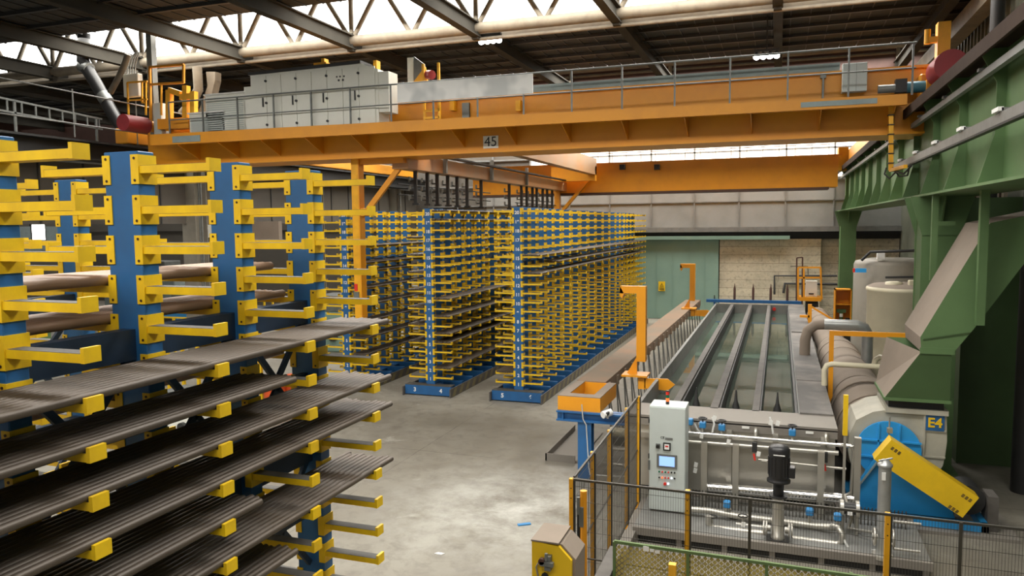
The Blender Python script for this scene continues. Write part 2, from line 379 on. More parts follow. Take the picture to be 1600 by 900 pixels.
# long roof beams, running away from the camera
for i in range(11):
    x = 4.13-4.28*i
    if x < XL+1: continue
    bm_ = mb('roofbeam').box(x-.13, x+.13, 3, YF-.2, 10.62, 10.66).box(x-.13, x+.13, 3, YF-.2, 11.02, 11.06).box(x-.02, x+.02, 3, YF-.2, 10.66, 11.02)
    for (a, b_) in strips: bm_.box(x-.1, x+.1, b_-.12, b_+.12, 10.55, 11.1)
    bm_.build('roof_beam', label='grey-brown steel roof beam running lengthwise under the dark roof',
              category='beam', group='lengthwise roof beams')
# tubular trusses at the glazing foot
def truss(yy, name_label, X0=XL+.5, X1=XR-.1, zc=10.88):
    t = thing('roof_truss', name_label, 'truss', (0, yy, 10.9))
    put(mb('tube').cyl((X0, yy, zc), (X1, yy, zc), .17, n=16), 'chord', t)
    put(mb('tube').cyl((X0, yy+.1, zc-.3), (X1, yy+.1, zc-.3), .055), 'pipe', t)
    zt_ = zc+1.65
    put(mb('tube').cyl((X0, yy, zt_), (X1, yy, zt_), .09), 'top_chord', t)
    x = 4.13; ds = []
    while x > X0+4:
        ds += [((x, yy, 10.9), (x, yy, zt_)), ((x, yy, zc), (x-1.07, yy, zt_)), ((x-4.28, yy, zc), (x-3.21, yy, zt_)), ((x-2.14, yy, zc), (x-1.07, yy, zt_)), ((x-2.14, yy, zc), (x-3.21, yy, zt_))]
        x -= 4.28
    for a, b_ in ds: put(mb('tube').cyl(a, b_, .08, n=8), 'strut', t)
    return t
truss(21.6, 'beige tubular roof truss along the foot of the nearer bright skylight')
truss(32.6, 'beige tubular roof truss along the farther skylight, seen just above the crane rail', zc=11.7)
for (cx, cy, cz, lb) in ((at(766, 60, y=21.9).x, 21.9, at(766, 60, y=21.9).z, 'lit cluster lamp hanging under the roof above the middle of the crane'), (at(1198, 84, y=24.2).x, 24.2, at(1198, 84, y=24.2).z, 'lit cluster lamp hanging from a long drop near the right end of the crane')):
    t = thing('cluster_lamp', lb, 'lamp', (cx, cy, cz))
    put(mb('darksteel').box(cx-.35, cx+.35, cy-.06, cy+.06, cz+.06, cz+.14).cyl((cx, cy, cz+.1), (cx, cy, ZC), .02), 'hanger', t)
    for k in range(4):
        a = cx-.29+k*.19; h = mb('darksteel').lathe((a, cy, cz-.06), [(.09, 0), (.08, .06), (.03, .12)], 12).build('lamp_head', t)
        h.matrix_parent_inverse = Matrix.Translation(t.location).inverted()
        g = mb('lamp').lathe((a, cy, cz-.1), [(.02, -.06), (.075, -.03), (.09, .045)], 12).build('bulb', h)
# ------------------------------------------------------------------ steel columns
def column(x0, x1, y0, y1, z1, label, key='green', cap=True):
    t = thing('steel_column', label, 'column', ((x0+x1)/2, (y0+y1)/2, 0))
    put(mb(key).box(x0, x1, y0, y0+.03, 0, z1).box(x0, x1, y1-.03, y1, 0, z1).box(x0+.02, x0+.05, y0+.03, y1-.03, 0, z1).box(x1-.05, x1-.02, y0+.03, y1-.03, 0, z1), 'shaft', t)
    put(mb(key).box(x0-.1, x1+.1, y0-.1, y1+.1, 0, .04), 'base_plate', t)
    if cap:
        put(mb(key).prism([(x0-.22, z1), (x1+.22, z1), (x1, z1-.75), (x0, z1-.75)], 'y', y0-.02, y0+.02).prism([(x0-.22, z1), (x1+.22, z1), (x1, z1-.75), (x0, z1-.75)], 'y', y1-.02, y1+.02)
            .prism([(y0-.0, z1-.6), (y0-.35, z1), (y0, z1)], 'x', (x0+x1)/2-.015, (x0+x1)/2+.015), 'bracket', t)
    return t
column(2.62, 3.28, 16.6, 17.4, 5.46, 'green steel column with flared bracket, beside the cream tank and left of the slanted duct')
column(2.62, 3.28, 37.6, 38.4, 5.46, 'green steel column at the far end of the green runway, beside the orange valve cabinet')
c3 = mb('green').box(4.6, 5.3, 30.0, 30.7, 0, 7.0).build('steel_column', label='green steel column standing behind the storage tanks', category='column')
wk = mb('concrete').box(4.7, 5.35, 21, 30, 0, 4.1).build('wall_right', kind='structure')
wk = mb('cream').m('brown')
for i in range(14): wk.box(4.98, 5.02, 21.2+i*.62, 21.28+i*.62, 4.1, 6.2)
wk.m('tube').box(5.02, 5.1, 21, 30, 4.1, 6.2)
wk.build('window_7', kind='structure')
for (cy, lb) in ((14.5, 'grey-green steel column of the left runway, nearest of them'), (22.0, 'grey-green steel column of the left runway, second of them'), (29.5, 'grey-green steel column of the left runway, third of them'), (37, 'grey-green steel column of the left runway, farthest of them')):
    t = thing('steel_column', lb, 'column', (-19.9, cy, 0))
    put(mb('bluegrey').m('greytank').box(-20.2, -19.6, cy-.3, cy-.27, 0, 7.1).box(-20.2, -19.6, cy+.27, cy+.3, 0, 7.1).box(-19.92, -19.88, cy-.27, cy+.27, 0, 7.1), 'shaft', t)
    put(mb('greysteel').cyl((-19.5, cy-.2, 0), (-19.5, cy-.2, 7), .03).cyl((-19.4, cy-.2, 0), (-19.4, cy-.2, 7), .03), 'conduit', t)
# green duct-like panel beside the near column
t = thing('green_panel', 'big flat green steel enclosure standing behind the slanted duct', 'enclosure', (4, 17.8, 0))
put(mb('green_dark').box(3.52, 4.62, 17.45, 18.6, 0, 5.44).box(3.52, 3.56, 17.42, 17.45, 0, 5.44).box(4.58, 4.62, 17.42, 17.45, 0, 5.44), 'casing', t)
put(mb('darksteel').cyl((3.36, 17.25, 0.05), (3.36, 17.25, 5.4), .03), 'pipe', t)

# ------------------------------------------------------------------ runways
t = thing('crane_runway', 'green plate girder runway along the right wall carrying the orange crane', 'girder', (2.9, 20, 5.46))
y0, y1 = 2., 39.6
put(mb('green').box(2.92, 2.96, y0, y1, 5.5, 7.36).box(3.25, 3.29, y0, y1, 5.5, 7.36), 'web', t)
put(mb('green').box(2.55, 3.6, y0, y1, 5.46, 5.5), 'bottom_flange', t)
put(mb('brown').box(2.5, 3.6, y0, y1, 7.36, 7.4).box(2.5, 2.54, y0, y1, 7.2, 7.36).m('darksteel').box(2.96, 3.04, y0, y1, 7.4, 7.6), 'top_flange', t, label='rust-brown top flange')
y = 3.1
while y < y1-.3:
    put(mb('green').prism([(2.92, 5.5), (2.6, 5.5), (2.64, 5.62), (2.80, 6.2), (2.80, 6.9), (2.56, 7.36), (2.92, 7.36)], 'y', y-.012, y+.012), 'stiffener', t); y += 2.3
t = thing('conductor_rail', 'upper grey conductor rail bracketed along the green runway', 'rail', (2.65, 20, 7.15))
put(mb('railsteel').box(2.66, 2.74, 4, 39, 7.0, 7.1), 'rail', t)
for k in range(14): put(mb('railsteel').box(2.62, 2.93, 5+k*2.5, 5.12+k*2.5, 7.1, 7.14), 'bracket', t)
t = thing('conductor_rail', 'lower grey conductor rail ending where the crane cables hang', 'rail', (2.5, 14, 6.25))
put(mb('railsteel').box(2.5, 2.58, 4, 19.9, 6.17, 6.3).m('darksteel').box(2.5, 2.58, 4, 19.9, 6.14, 6.17), 'rail', t)
for k in range(8): put(mb('railsteel').box(2.5, 2.93, 4.7+k*2., 4.84+k*2., 6.3, 6.35).m('white').box(2.46, 2.52, 4.7+k*2., 5.0+k*2., 6.31, 6.36), 'bracket', t)
t = thing('crane_runway', 'dark steel runway girder on the left side of the bay', 'girder', (-19.2, 20, 7.0))
put(mb('roofbeam').m('darksteel').box(-19.3, -19.25, 8, 39.6, 7.05, 7.5).box(-19.6, -18.9, 8, 39.6, 7.5, 7.56).box(-19.6, -18.9, 8, 39.6, 7.0, 7.05), 'web', t)
# walkway railing left
t = thing('walkway_railing', 'grey ladder-like cable tray on edge above the left runway', 'railing', (-18.9, 14, 7.5))
lr = mb('greysteel').bar((-18.9, 9.5, 8.62), (-18.9, 17.3, 8.22), .05).bar((-18.9, 9.5, 8.25), (-18.9, 17.3, 7.93), .05)
put(lr, 'rail', t)
for k in range(20):
    yy = 9.6+k*.4; zt = 8.62-.4*(yy-9.5)/7.8; zb = 8.25-.32*(yy-9.5)/7.8
    put(mb('greysteel').bar((-18.9, yy, zb), (-18.9, yy, zt), .035), 'rung', t)
for k in range(4): put(mb('greysteel').bar((-18.9, 9.6+k*2.5, 7.56), (-18.9, 9.6+k*2.5, 8.6-.12*k), .05), 'post', t)
t = thing('walkway_railing', 'thin brown handrail along the left runway, sloping down behind the red buffer', 'railing', (-18.5, 14, 7.5))
put(mb('railsteel').cyl((-18.6, 9, 8.9), (-18.6, 26, 8.65), .02).cyl((-18.6, 9, 7.95), (-18.6, 26, 7.9), .02), 'rail', t)
for k in range(8): put(mb('railsteel').cyl((-18.6, 9.5+k*2.2, 7.56), (-18.6, 9.5+k*2.2, 8.88), .02), 'post', t)
# dark bent pipe from the roof
mb('black').tube([at(131, 52, y=19.4), at(130, 95, y=19.4), at(136, 108, y=19.4), at(150, 130, y=19.4), at(172, 170, y=19.4), at(193, 205, y=19.4), at(203, 222, y=19.4), at(206, 240, y=19.4)], .2, 14).m('greysteel').cyl(at(160, 148, y=19.4), at(168, 160, y=19.4), .215).cyl(at(128, 103, y=19.4), at(140, 108, y=19.4), .21).build('downpipe', label='thick black bent pipe dropping from the roof at upper left', category='pipe')
mb('tube').tube([at(200, 85, y=18), at(195, 100, y=18), at(186, 120, y=18), at(172, 145, y=18)], .09, 10).build('roof_pipe', label='pale thin bent pipe beside the thick black pipe', category='pipe')
t = thing('junction_box', 'white junction box with grey cables hanging at upper left', 'box', tuple(at(204, 133, y=18.2)))
p = at(204, 133, y=18.2)
put(mb('white').m('offwhite').box(p.x-.3, p.x+.3, 18.2, 18.4, p.z-.34, p.z+.34, .02), 'case', t)
for k in range(4):
    xx = p.x-.2+k*.1; put(mb('cable').tube([(xx, 18.3, p.z+.33), (xx+.02, 18.3, p.z+.6), (xx+.1, 18.3, p.z+.8), (xx+.25-.05*k, 18.4, p.z+1.0)], .022, 6), 'cable', t)
mb('greysteel').box(p.x+.42, p.x+.62, 18.45, 18.65, 7.56, ZC).build('post', label='grey steel upright carrying the white junction box', category='post')
mb('greysteel').m('tube').tube([at(308, 105, y=21), at(310, 140, y=21), at(300, 160, y=21), at(285, 178, y=21)], .16, 12).build('downpipe', label='pale green-grey bent pipe behind the orange frame of the crane', category='pipe')
mb('tube').prism([tuple(at(322, 112, y=21.2).xz), tuple(at(336, 112, y=21.2).xz), tuple(at(336, 125, y=21.2).xz), tuple(at(324, 175, y=21.2).xz), tuple(at(310, 175, y=21.2).xz), tuple(at(324, 135, y=21.2).xz)], 'y', 21.2, 21.5).build('roof_duct', label='pale flat duct slanting down left of the crane cabinets', category='duct')
# pipes at upper right above the runway
mb('darksteel').tube([(4.6, 15.9, 11), (4.6, 15.9, 10.2), (4.3, 15.9, 9.7), (4.3, 15.9, 0)], .19, 14).build('downpipe', label='thick dark bent pipe at upper right above the runway', category='pipe')
mb('darksteel').cyl((4.4, 19.5, 0), (4.4, 19.5, 11.1), .14).build('downpipe', label='straight dark pipe rising behind the tall orange post of the crane', category='pipe')
mb('tube').box(4.55, 4.95, 4, 38, 10.2, 10.65).build('roof_gutter', label='beige box gutter running along the top of the right wall', category='gutter')

# ------------------------------------------------------------------ storage racks
PITCH_L, ZTOP = .256, 5.375
def lvl(n): return ZTOP-PITCH_L*(20-n)
def upright_mesh():
    b_ = mb('blue').box(-.14, .14, -.068, .068, .12, 5.49, .005)
    return b_.mesh('upright')
def arm_mb(sgn, key='yellow'):
    b_ = MB(); b_.m('yellow')
    def bx(xa, xb, *r): b_.box(min(xa*sgn, xb*sgn), max(xa*sgn, xb*sgn), *r)
    bx(.14, .675, -.066, .034, -.026, .021)
    b_.m('pad'); bx(.155, .673, -.064, .032, .021, .023)
    b_.m('yellow'); bx(.673, .697, -.068, .036, -.028, .052)
    return b_
def bracket_mb(sgn):
    b_ = MB(); b_.m('yellow')
    def bx(xa, xb, *r): b_.box(min(xa*sgn, xb*sgn), max(xa*sgn, xb*sgn), *r)
    bx(.086, .149, -.075, -.069, -.093, .093); bx(.086, .149, .069, .075, -.093, .093); bx(.141, .149, -.069, .069, -.093, .093)
    b_.m('bolt')
    for z in (-.07, .07):
        for yy in (-.079, .079): b_.cyl((.117*sgn, yy, z), (.117*sgn, yy*.94, z), .0085, n=8)
    return b_
ARM = {s: arm_mb(s).mesh('arm') for s in (1, -1)}
BRK = {s: bracket_mb(s).mesh('bracket') for s in (1, -1)}
UPR = upright_mesh()
full = {}
for s in (1, -1):
    q = arm_mb(s); r_ = MB(); r_.m('yellow')
    xs = sorted((.09*s, .15*s)); r_.box(xs[0], xs[1], -.076, .076, -.088, .088)
    q2 = MB(); q2.mats = list(q.mats)
    q2.v = q.v+r_.v; q2.f = q.f+[tuple(i+len(q.v) for i in f) for f in r_.f]; q2.mi = q.mi+[0]*len(r_.f); q2.sm = [False]*(len(q.f)+len(r_.f)); full[s] = q2
FULL = {s: full[s].mesh('arm') for s in (1, -1)}
def obj(me, name, parent, loc):
    o = bpy.data.objects.new(name, me); COL.objects.link(o); o.parent = parent; o.location = loc; return o
def rack(cx, ys_, label, near, face_y, end_y, base_front=None, nums=None, skip_low=0):
    t = thing('storage_rack', label, 'rack', (cx, ys_[0], 0))
    Y0 = ys_[0]
    for y in ys_: obj(UPR, 'upright', t, (0, y-Y0, 0))
    order = sorted([(y, n, s) for y in ys_ for n in range(20, 0, -1) for s in (1, -1)], key=lambda a: (a[0] if not near else -a[0]*0, -a[1])) 
    if near: order = [a for a in order if a[1] > skip_low]
    cnt = 0; rest = MB(); rest.mats = list(full[1].mats)
    if near: order.sort(key=lambda a: (-(a[1]), a[0]))
    for (y, n, s) in order:
        z = lvl(n)
        if cnt < 100:
            if near:
                a = obj(ARM[s], 'arm', t, (0, y-Y0, z)); obj(BRK[s], 'bracket', a, (0, 0, 0))
            else: obj(FULL[s], 'arm', t, (0, y-Y0, z))
            cnt += 1
        else:
            q = full[s]; o_ = len(rest.v); rest.v += [(v[0], v[1]+y-Y0, v[2]+z) for v in q.v]
            rest.f += [tuple(i+o_ for i in f) for f in q.f]; rest.mi += q.mi; rest.sm += q.sm
    if rest.v:
        o = rest.build('arm', t); o['kind'] = 'stuff'
    # base plinth, edge guards
    a, b_ = base_front, end_y
    pl = mb('blue').box(-.74, .74, a-Y0, a-Y0+.12, .03, .3).m('pad').box(-.74, .74, a-Y0, a-Y0+.3, .3, .315)
    pl.m('blue').box(-.12, .12, a-Y0+.12, b_-Y0, .05, .24)
    for y in ys_: pl.box(-.72, .72, y-Y0-.07, y-Y0+.07, .04, .3)
    o = pl.build('plinth', t)
    for s in (1, -1):
        g = MB(); g.m('edge'); xs = sorted((s*.78, s*.75)); g.box(xs[0], xs[1], a-Y0-.12, b_-Y0, 0.0, .26)
        if s == 1 and nums:
            g.m('hazard'); xh = .782
            for k in range(int((b_-a)/.5)):
                yy = a-Y0+k*.5; g.add([(xh, yy, .02), (xh, yy+.22, .02), (xh, yy+.4, .24), (xh, yy+.18, .24)], [(0, 1, 2, 3)])
        g.build('edge_guard', t)
    # bracing between uprights
    br = mb('brace')
    for k in range(len(ys_)-1):
        if not near and k > 6: break
        ya, yb = ys_[k]-Y0, ys_[k+1]-Y0
        for z in ((4.25, 3.0, 1.7) if near else (3.9,)):
            if near:
                br.box(-.05, .05, ya+.068, yb-.068, z-.1, z+.1)
                br.bar((0, ya+.09, z-.1), (0, (ya+yb)/2, z-.55), .03, .05).bar((0, yb-.09, z-.1), (0, (ya+yb)/2, z-.55), .03, .05)
                br.box(-.03, .03, ya+.068, yb-.068, z-.6, z-.55)
                br.bar((0, ya+.09, z-1.05), (0, (ya+yb)/2, z-.6), .03, .05).bar((0, yb-.09, z-1.05), (0, (ya+yb)/2, z-.6), .03, .05)
            else: br.box(-.04, .04, ya+.068, yb-.068, z-.06, z+.06)
    br.build('bracing', t)
    if nums:
        fy = -.072
        for n in range(20, 0, -1):
            o = text(str(n), 'level_number', (0, fy, lvl(n)-.045), .13, 'white', bold=.004); o.parent = t
        for k, dx in zip(nums, (-.42, .42)):
            o = text(k, 'bay_number', (dx, a-Y0-.004, .165), .17, 'white', bold=.006); o.parent = t
    return t
YN = [.92, 1.87, 2.82, 3.77+.09-.09, 4.72, 5.67]
YN = [y+.068 for y in YN]
rack(-3.98, YN, 'nearest blue and yellow cantilever rack, loaded with dark steel pipes, at left', True, 0, 6.0, .5)
rack(-6.72, YN, 'blue and yellow cantilever rack standing behind the nearest one, mostly empty', True, 0, 6.0, .5)
yf = [20.09, 20.75, 21.5, 22.35, 23.2, 24.1, 25.3, 26.5, 27.8, 29.05, 30.3, 31.6, 32.9, 33.9, 34.9, 35.6, 36.5, 37.4]
rack(-6.92, yf, 'far blue and yellow cantilever rack numbered 5 and 6 at its foot, beside the tanks', False, 0, 37.8, 19.82, ('5', '6'))
rack(-9.68, yf, 'far blue and yellow cantilever rack numbered 3 and 4 at its foot', False, 0, 37.8, 19.82, ('3', '4'))
rack(-12.5, yf, 'far blue and yellow cantilever rack behind the orange mast, leftmost of the three', False, 0, 37.8, 19.82, ('1', '2'))
# ------------------------------------------------------------------ pipes on the racks
PM = {}
def pipe_mesh(ln, key, r):
    k = (round(ln, 2), key, r)
    if k not in PM: PM[k] = mb(key).cyl((0, 0, 0), (0, ln, 0), r, n=12).mesh('steel_pipe')
    return PM[k]
total = [0]
def layer(cx, side, n, y0, y1, label, group, key='pipe', r=.025, cnt=10, jit=.04):
    for i in range(cnt):
        x = cx+side*(.158+r+i*(.513-2*r)/(cnt-1)); z = lvl(n)+.0235+r
        d = random.uniform(-jit, jit)
        o = bpy.data.objects.new('steel_pipe', pipe_mesh(y1-y0, key, r)); COL.objects.link(o)
        o.location = (x, y0+d, z); o['label'] = label; o['category'] = 'pipe'; o['group'] = group; total[0] += 1
ordw = {20: 'topmost', 19: 'second', 18: 'third', 17: 'fourth', 16: 'fifth', 15: 'sixth', 14: 'seventh', 13: 'eighth', 12: 'ninth', 11: 'tenth', 10: 'eleventh', 9: 'twelfth', 8: 'thirteenth', 7: 'fourteenth', 6: 'fifteenth', 5: 'sixteenth', 4: 'seventeenth', 2: 'nineteenth'}
for n, ye in ((15, 6.02), (14, 4.62), (13, 6.03), (12, 6.04), (11, 4.2), (10, 6.03), (9, 4.55), (8, 4.3)):
    layer(-3.98, 1, n, .6, ye, 'dark steel pipe on the %s row of arms down, right side of nearest rack' % ordw[n], 'nearest rack, %s row of dark pipes' % ordw[n])
for n in (17, 16, 15, 14):
    layer(-3.98, -1, n, .6, 5.62-.1*(n % 2), 'brown coated tube on the %s row of arms down, left side of nearest rack' % ordw[n], 'nearest rack left side, %s row of brown tubes' % ordw[n], key='copper', r=.035, cnt=7)
nl = 'rack numbered 5 and 6'
for n, a in ((15, 20.0), (14, 21.9), (13, 20.1)):
    layer(-6.92, 1, n, a, 37.7, 'brown steel pipe on the %s row down, right side of %s' % (ordw[n], nl), '%s, right side, %s row' % (nl, ordw[n]), cnt=9)
layer(-6.92, -1, 2, 19.98, 31, 'brown steel pipe near the floor, left side of %s' % nl, '%s, left side, low row' % nl, cnt=9)
nl = 'rack numbered 3 and 4'
for n in (17, 15, 13, 11, 9, 7, 5):
    layer(-9.68, -1, n, 19.98, 31, 'brown steel pipe on the %s row down, left side of %s' % (ordw[n], nl), '%s, left side, %s row' % (nl, ordw[n]), cnt=9)
for n in (20, 19, 10, 8, 6, 5, 2):
    layer(-9.68, 1, n, 19.98, 31, 'brown steel pipe on the %s row down, right side of %s' % (ordw[n], nl), '%s, right side, %s row' % (nl, ordw[n]), cnt=9)
rest = mb('pipe')
for n in (16, 14, 13, 11, 9, 7, 5, 3):
    for i in range(9): rest.cyl((-12.5+.2+i*.055, 20.1, lvl(n)+.056), (-12.5+.2+i*.065, 36, lvl(n)+.056), .0285, n=8)
rest.build('steel_pipes', kind='stuff', label='brown steel pipes lying in rows on the leftmost far rack', category='pipes')

# ------------------------------------------------------------------ bridge crane
YC = 17.8
t = thing('bridge_crane', 'orange overhead bridge crane marked 45 spanning the whole bay', 'crane', (-7, 19, 7))
xl, xr = -17.6, 2.45
def fz(x, z0=7.72, z1=7.62): return z0+(z1-z0)*(x-xl)/(xr-xl)
put(mb('orange').prism([(xl, 7.44), (xr, 7.4), (xr, 7.62), (xl, 7.76)], 'y', YC-.02, YC+.02).prism([(xl, 7.44), (xr, 7.40), (xr, 7.44), (xl, 7.48)], 'y', YC, YC+.12), 'fascia', t)
put(mb('railsteel').box(xl, xr, YC+.02, 18.7, 7.58, 7.62), 'walkway', t)
gd = mb('orange').box(-18.6, 3.0, 18.7, 18.74, 6.93, 8.28).box(-18.6, 3.0, 19.7, 19.74, 6.93, 8.28).box(-18.6, 3.0, 18.6, 19.85, 6.88, 6.93).box(-18.6, 3.0, 18.6, 19.85, 8.28, 8.34)
put(gd, 'main_girder', t)
put(mb('bluegrey').box(-9.7, 1.2, 18.62, 18.95, 8.34, 8.52), 'cable_channel', t, label='blue-grey channel on top of the girder')
for k in range(14):
    x = xl+1+k*1.45
    put(mb('orange').prism([(18.7, 7.58), (YC+.02, 7.44), (YC+.02, 7.4), (18.7, 7.05)], 'x', x-.008, x+.008), 'gusset', t)
def hz(x): return 8.62
for k in range(17):
    x = -16.9+k*1.215
    put(mb('greysteel').box(x-.018, x+.018, YC+.02, YC+.06, 7.6, 8.66), 'rail_post', t)
put(mb('greysteel').cyl((-16.9, YC+.04, 8.66), (2.6, YC+.04, 8.66), .022, n=8).cyl((-16.9, YC+.04, 8.15), (2.6, YC+.04, 8.15), .016, n=8), 'handrail', t, label='grey handrail')
# end carriages and buffers
put(mb('orange').box(2.75, 3.25, 18.3, 38.2, 7.6, 8.1, .03), 'end_carriage', t)
put(mb('orange').box(-19.5, -19.0, 18.3, 38.2, 7.62, 8.1, .03), 'end_carriage', t)
for (x, lbx) in ((2.95, 1), (-18.6, 1)):
    p = at(1487, 99, y=17.3) if x > 0 else at(192, 191, y=17.2)
    b_ = mb('red')
    if x > 0: b_.cyl((p.x, 17.3, p.z-.03), (p.x-.02, 18.1, p.z-.03), .31, n=24).m('orange').box(p.x-.3, p.x+.1, 18.1, 18.4, 7.7, p.z-.15)
    else: b_.cyl((p.x, 17.2, p.z), (p.x, 18.05, p.z), .24, n=24).m('orange').cyl((p.x, 18.05, p.z), (p.x, 18.7, p.z), .17, n=14)
    put(b_, 'buffer', t, label='dark red round buffer')
# electrical cabinet
cb = mb('offwhite').prism([(-14.1, 7.62), (-10.05, 7.62), (-10.05, 9.12), (-10.55, 9.3), (-14.1, 9.25)], 'y', 17.98, 18.55)
cb.box(-14.35, -14.1, 18.0, 18.5, 7.75, 8.95)
cab = put(cb, 'electrical_cabinet', t, label='off-white electrical cabinet')
put(mb('darksteel').prism([(-14.15, 9.25), (-10.55, 9.3), (-10.55, 9.38), (-14.15, 9.33)], 'y', 17.94, 18.58), 'cabinet_roof', t)
for k in range(8):
    x = -14.05+k*.49
    d_ = mb('offwhite').box(x+.008, x+.482, 17.955, 17.98, 7.7, 9.2)
    dd = d_.build('cabinet_door', cab)
    if k % 2 == 0:
        for z in (7.85, 8.45, 9.05): mb('black').cyl((x+.485, 17.92, z), (x+.485, 17.96, z), .035, n=8).build('hinge', cab)
        mb('black').box(x+.36, x+.39, 17.92, 17.955, 8.35, 8.6).build('handle', cab)
put(mb('black').box(-11.3, -11.26, 17.94, 17.955, 8.98, 9.02).box(-11.2, -11.16, 17.94, 17.955, 8.98, 9.02).box(-11.08, -11.04, 17.94, 17.955, 8.98, 9.02).box(-11.25, -11.2, 17.94, 17.955, 8.88, 8.93).box(-11.12, -11.07, 17.94, 17.955, 8.88, 8.93), 'vent', t)
put(mb('offwhite').box(-10.05, -9.75, 18.0, 18.5, 8.0, 9.05), 'side_box', t)
put(mb('amber').box(-12.1, -11.7, 18.1, 18.3, 9.36, 9.46).box(-11.85, -11.75, 18.1, 18.3, 9.46, 9.56), 'lifting_lug', t)
put(mb('amber').box(-10.25, -10.15, 18.1, 18.3, 9.15, 9.38), 'lifting_lug', t)
# white louvre boxes to the left
for (px0, px1, pz0, pz1, lb) in ((323, 382, 145, 205, 'tall'), (297, 350, 175, 207, 'low')):
    a = at(px0, pz1, y=18.0); b2 = at(px1, pz0, y=18.0)
    lv = mb('offwhite').box(a.x, b2.x, 18.0, 18.5, 7.62, b2.z).m('cabinet')
    for k in range(16):
        z = 7.72+k*(b2.z-7.85)/16; lv.box(a.x+.06, b2.x-.06, 17.985, 18.0, z, z+.025)
    lv.m('white').box(a.x-.03, b2.x+.03, 17.95, 18.55, b2.z, b2.z+.04)
    put(lv, 'louvred_box', t, label='white louvred box, the %s one' % lb)
# orange frames at left end
a = lambda x, y, Y=18.1: at(x, y, y=Y)
fr = mb('orange')
for q in (((236, 205), (234, 105)), ((234, 105), (287, 101)), ((287, 101), (287, 130)), ((234, 132), (287, 129))): fr.bar(a(*q[0]), a(*q[1]), .06)
put(fr, 'frame', t)
fr = mb('amber')
for q in (((201, 180), (199, 129)), ((199, 129), (230, 127)), ((199, 157), (230, 155)), ((222, 127), (222, 160)), ((228, 127), (228, 180)), ((222, 160), (228, 160)), ((252, 132), (252, 180))): fr.bar(a(*q[0]), a(*q[1]), .045)
put(fr, 'guard_frame', t)
fr = mb('amber')
for q in (((265, 205), (265, 141)), ((265, 141), (283, 147)), ((291, 185), (291, 134)), ((303, 180), (303, 143)), ((283, 152), (303, 150))): fr.bar(a(*q[0], 18.2), a(*q[1], 18.2), .16)
fr.m('orange').bar(a(252, 195, 18.2), a(300, 193, 18.2), .3)
put(fr, 'bracket_frame', t)
put(mb('cabinet').box(a(238, 190).x, a(250, 190).x, 18.15, 18.5, 7.62, a(250, 160).z), 'control_box', t)
# banner on railing and small fittings
b0, b1 = a(622, 150, 17.8), a(833, 120, 17.8)
put(mb('banner').box(b0.x, b1.x, 17.76, 17.79, 8.17, 8.64), 'banner', t, label='pale printed banner tied to the railing')
pn = a(1310, 158, 17.8)
put(mb('bluegrey').box(pn.x-.75, pn.x+.75, 17.765, 17.78, 7.46, 7.57), 'name_plate', t)
pn = a(292, 214, 17.8)
put(mb('bluegrey').box(pn.x-.5, pn.x+.5, 17.765, 17.78, 7.48, 7.66), 'name_plate', t)
p = at(767, 222, y=18.69)
pl = put(mb('offwhite').box(p.x-.21, p.x+.21, 18.675, 18.7, p.z-.16, p.z+.16), 'number_plate', t)
text('45', 'number', (p.x, 18.67, p.z), .36, 'darksteel', t)
# ladder up and grey boxes
fr = mb('amber')
for q in (((664, 190), (661, 100)), ((687, 188), (685, 98)), ((664, 174), (687, 172)), ((664, 185), (687, 183))): fr.bar(a(*q[0], 18.3), a(*q[1], 18.3), .06)
put(fr, 'ladder', t)
put(mb('offwhite').box(a(637, 130, 18.6).x, a(646, 130, 18.6).x, 18.6, 18.8, 8.34, a(640, 90, 18.6).z).m('greysteel').prism([tuple(a(646, 88, 18.6).xz), tuple(a(662, 100, 18.6).xz), tuple(a(664, 125, 18.6).xz), tuple(a(646, 128, 18.6).xz)], 'y', 18.62, 18.7), 'panel', t)
put(mb('amber').prism([tuple(a(646, 128, 18.5).xz), tuple(a(664, 104, 18.5).xz), tuple(a(668, 128, 18.5).xz)], 'y', 18.5, 18.56).m('red').cyl(tuple(a(669, 117, 18.4)), tuple(a(675, 117, 18.3)), .12), 'bracket', t)
p0, p1 = a(1315, 145, 18.5), a(1355, 98, 18.5)
put(mb('cabinet').box(p0.x, p1.x, 18.4, 18.65, p0.z, p1.z, .01).m('black').cyl((p1.x-.08, 18.38, p1.z-.2), (p1.x-.08, 18.4, p1.z-.2), .02).m('greysteel').box(p1.x-.22, p1.x-.215, 18.39, 18.4, p0.z, p1.z), 'switch_box', t, label='light grey switch box on the girder')
p = a(1400, 138, 18.3)
put(mb('greysteel').cyl((p.x-.35, 18.3, p.z), (p.x, 18.3, p.z), .09).m('darksteel').box(p.x-.02, p.x+.2, 18.2, 18.4, p.z-.1, p.z+.18).m('motor_teal').cyl((p.x+.2, 18.3, p.z), (p.x+.75, 18.3, p.z), .12), 'drive_motor', t)
fr = mb('amber'); p = a(1474, 60, 18.4)
pt = at(1474, 35, y=18.4).z; fr.box(p.x-.12, p.x+.12, 18.3, 18.6, 8.1, pt).box(p.x-.3, p.x-.12, 18.35, 18.5, pt-.4, pt-.28).cyl((p.x-.3, 18.4, pt-.42), (p.x-.3, 18.4, pt-.12), .06)
put(fr, 'mast', t)
fr = mb('amber').bar(a(1392, 165, 18.2), a(1392, 266, 18.2), .09).bar(a(1392, 266, 18.2), a(1415, 260, 17.), .07).m('darksteel').tube([a(1385, 262, 18.), a(1382, 272, 18.), a(1390, 279, 18), a(1400, 268, 17.8), a(1412, 272, 17.4), a(1425, 258, 17)], .02, 6).tube([a(1395, 262, 18.), a(1405, 276, 17.8), a(1418, 274, 17.5), a(1422, 258, 17.2)], .018, 6)
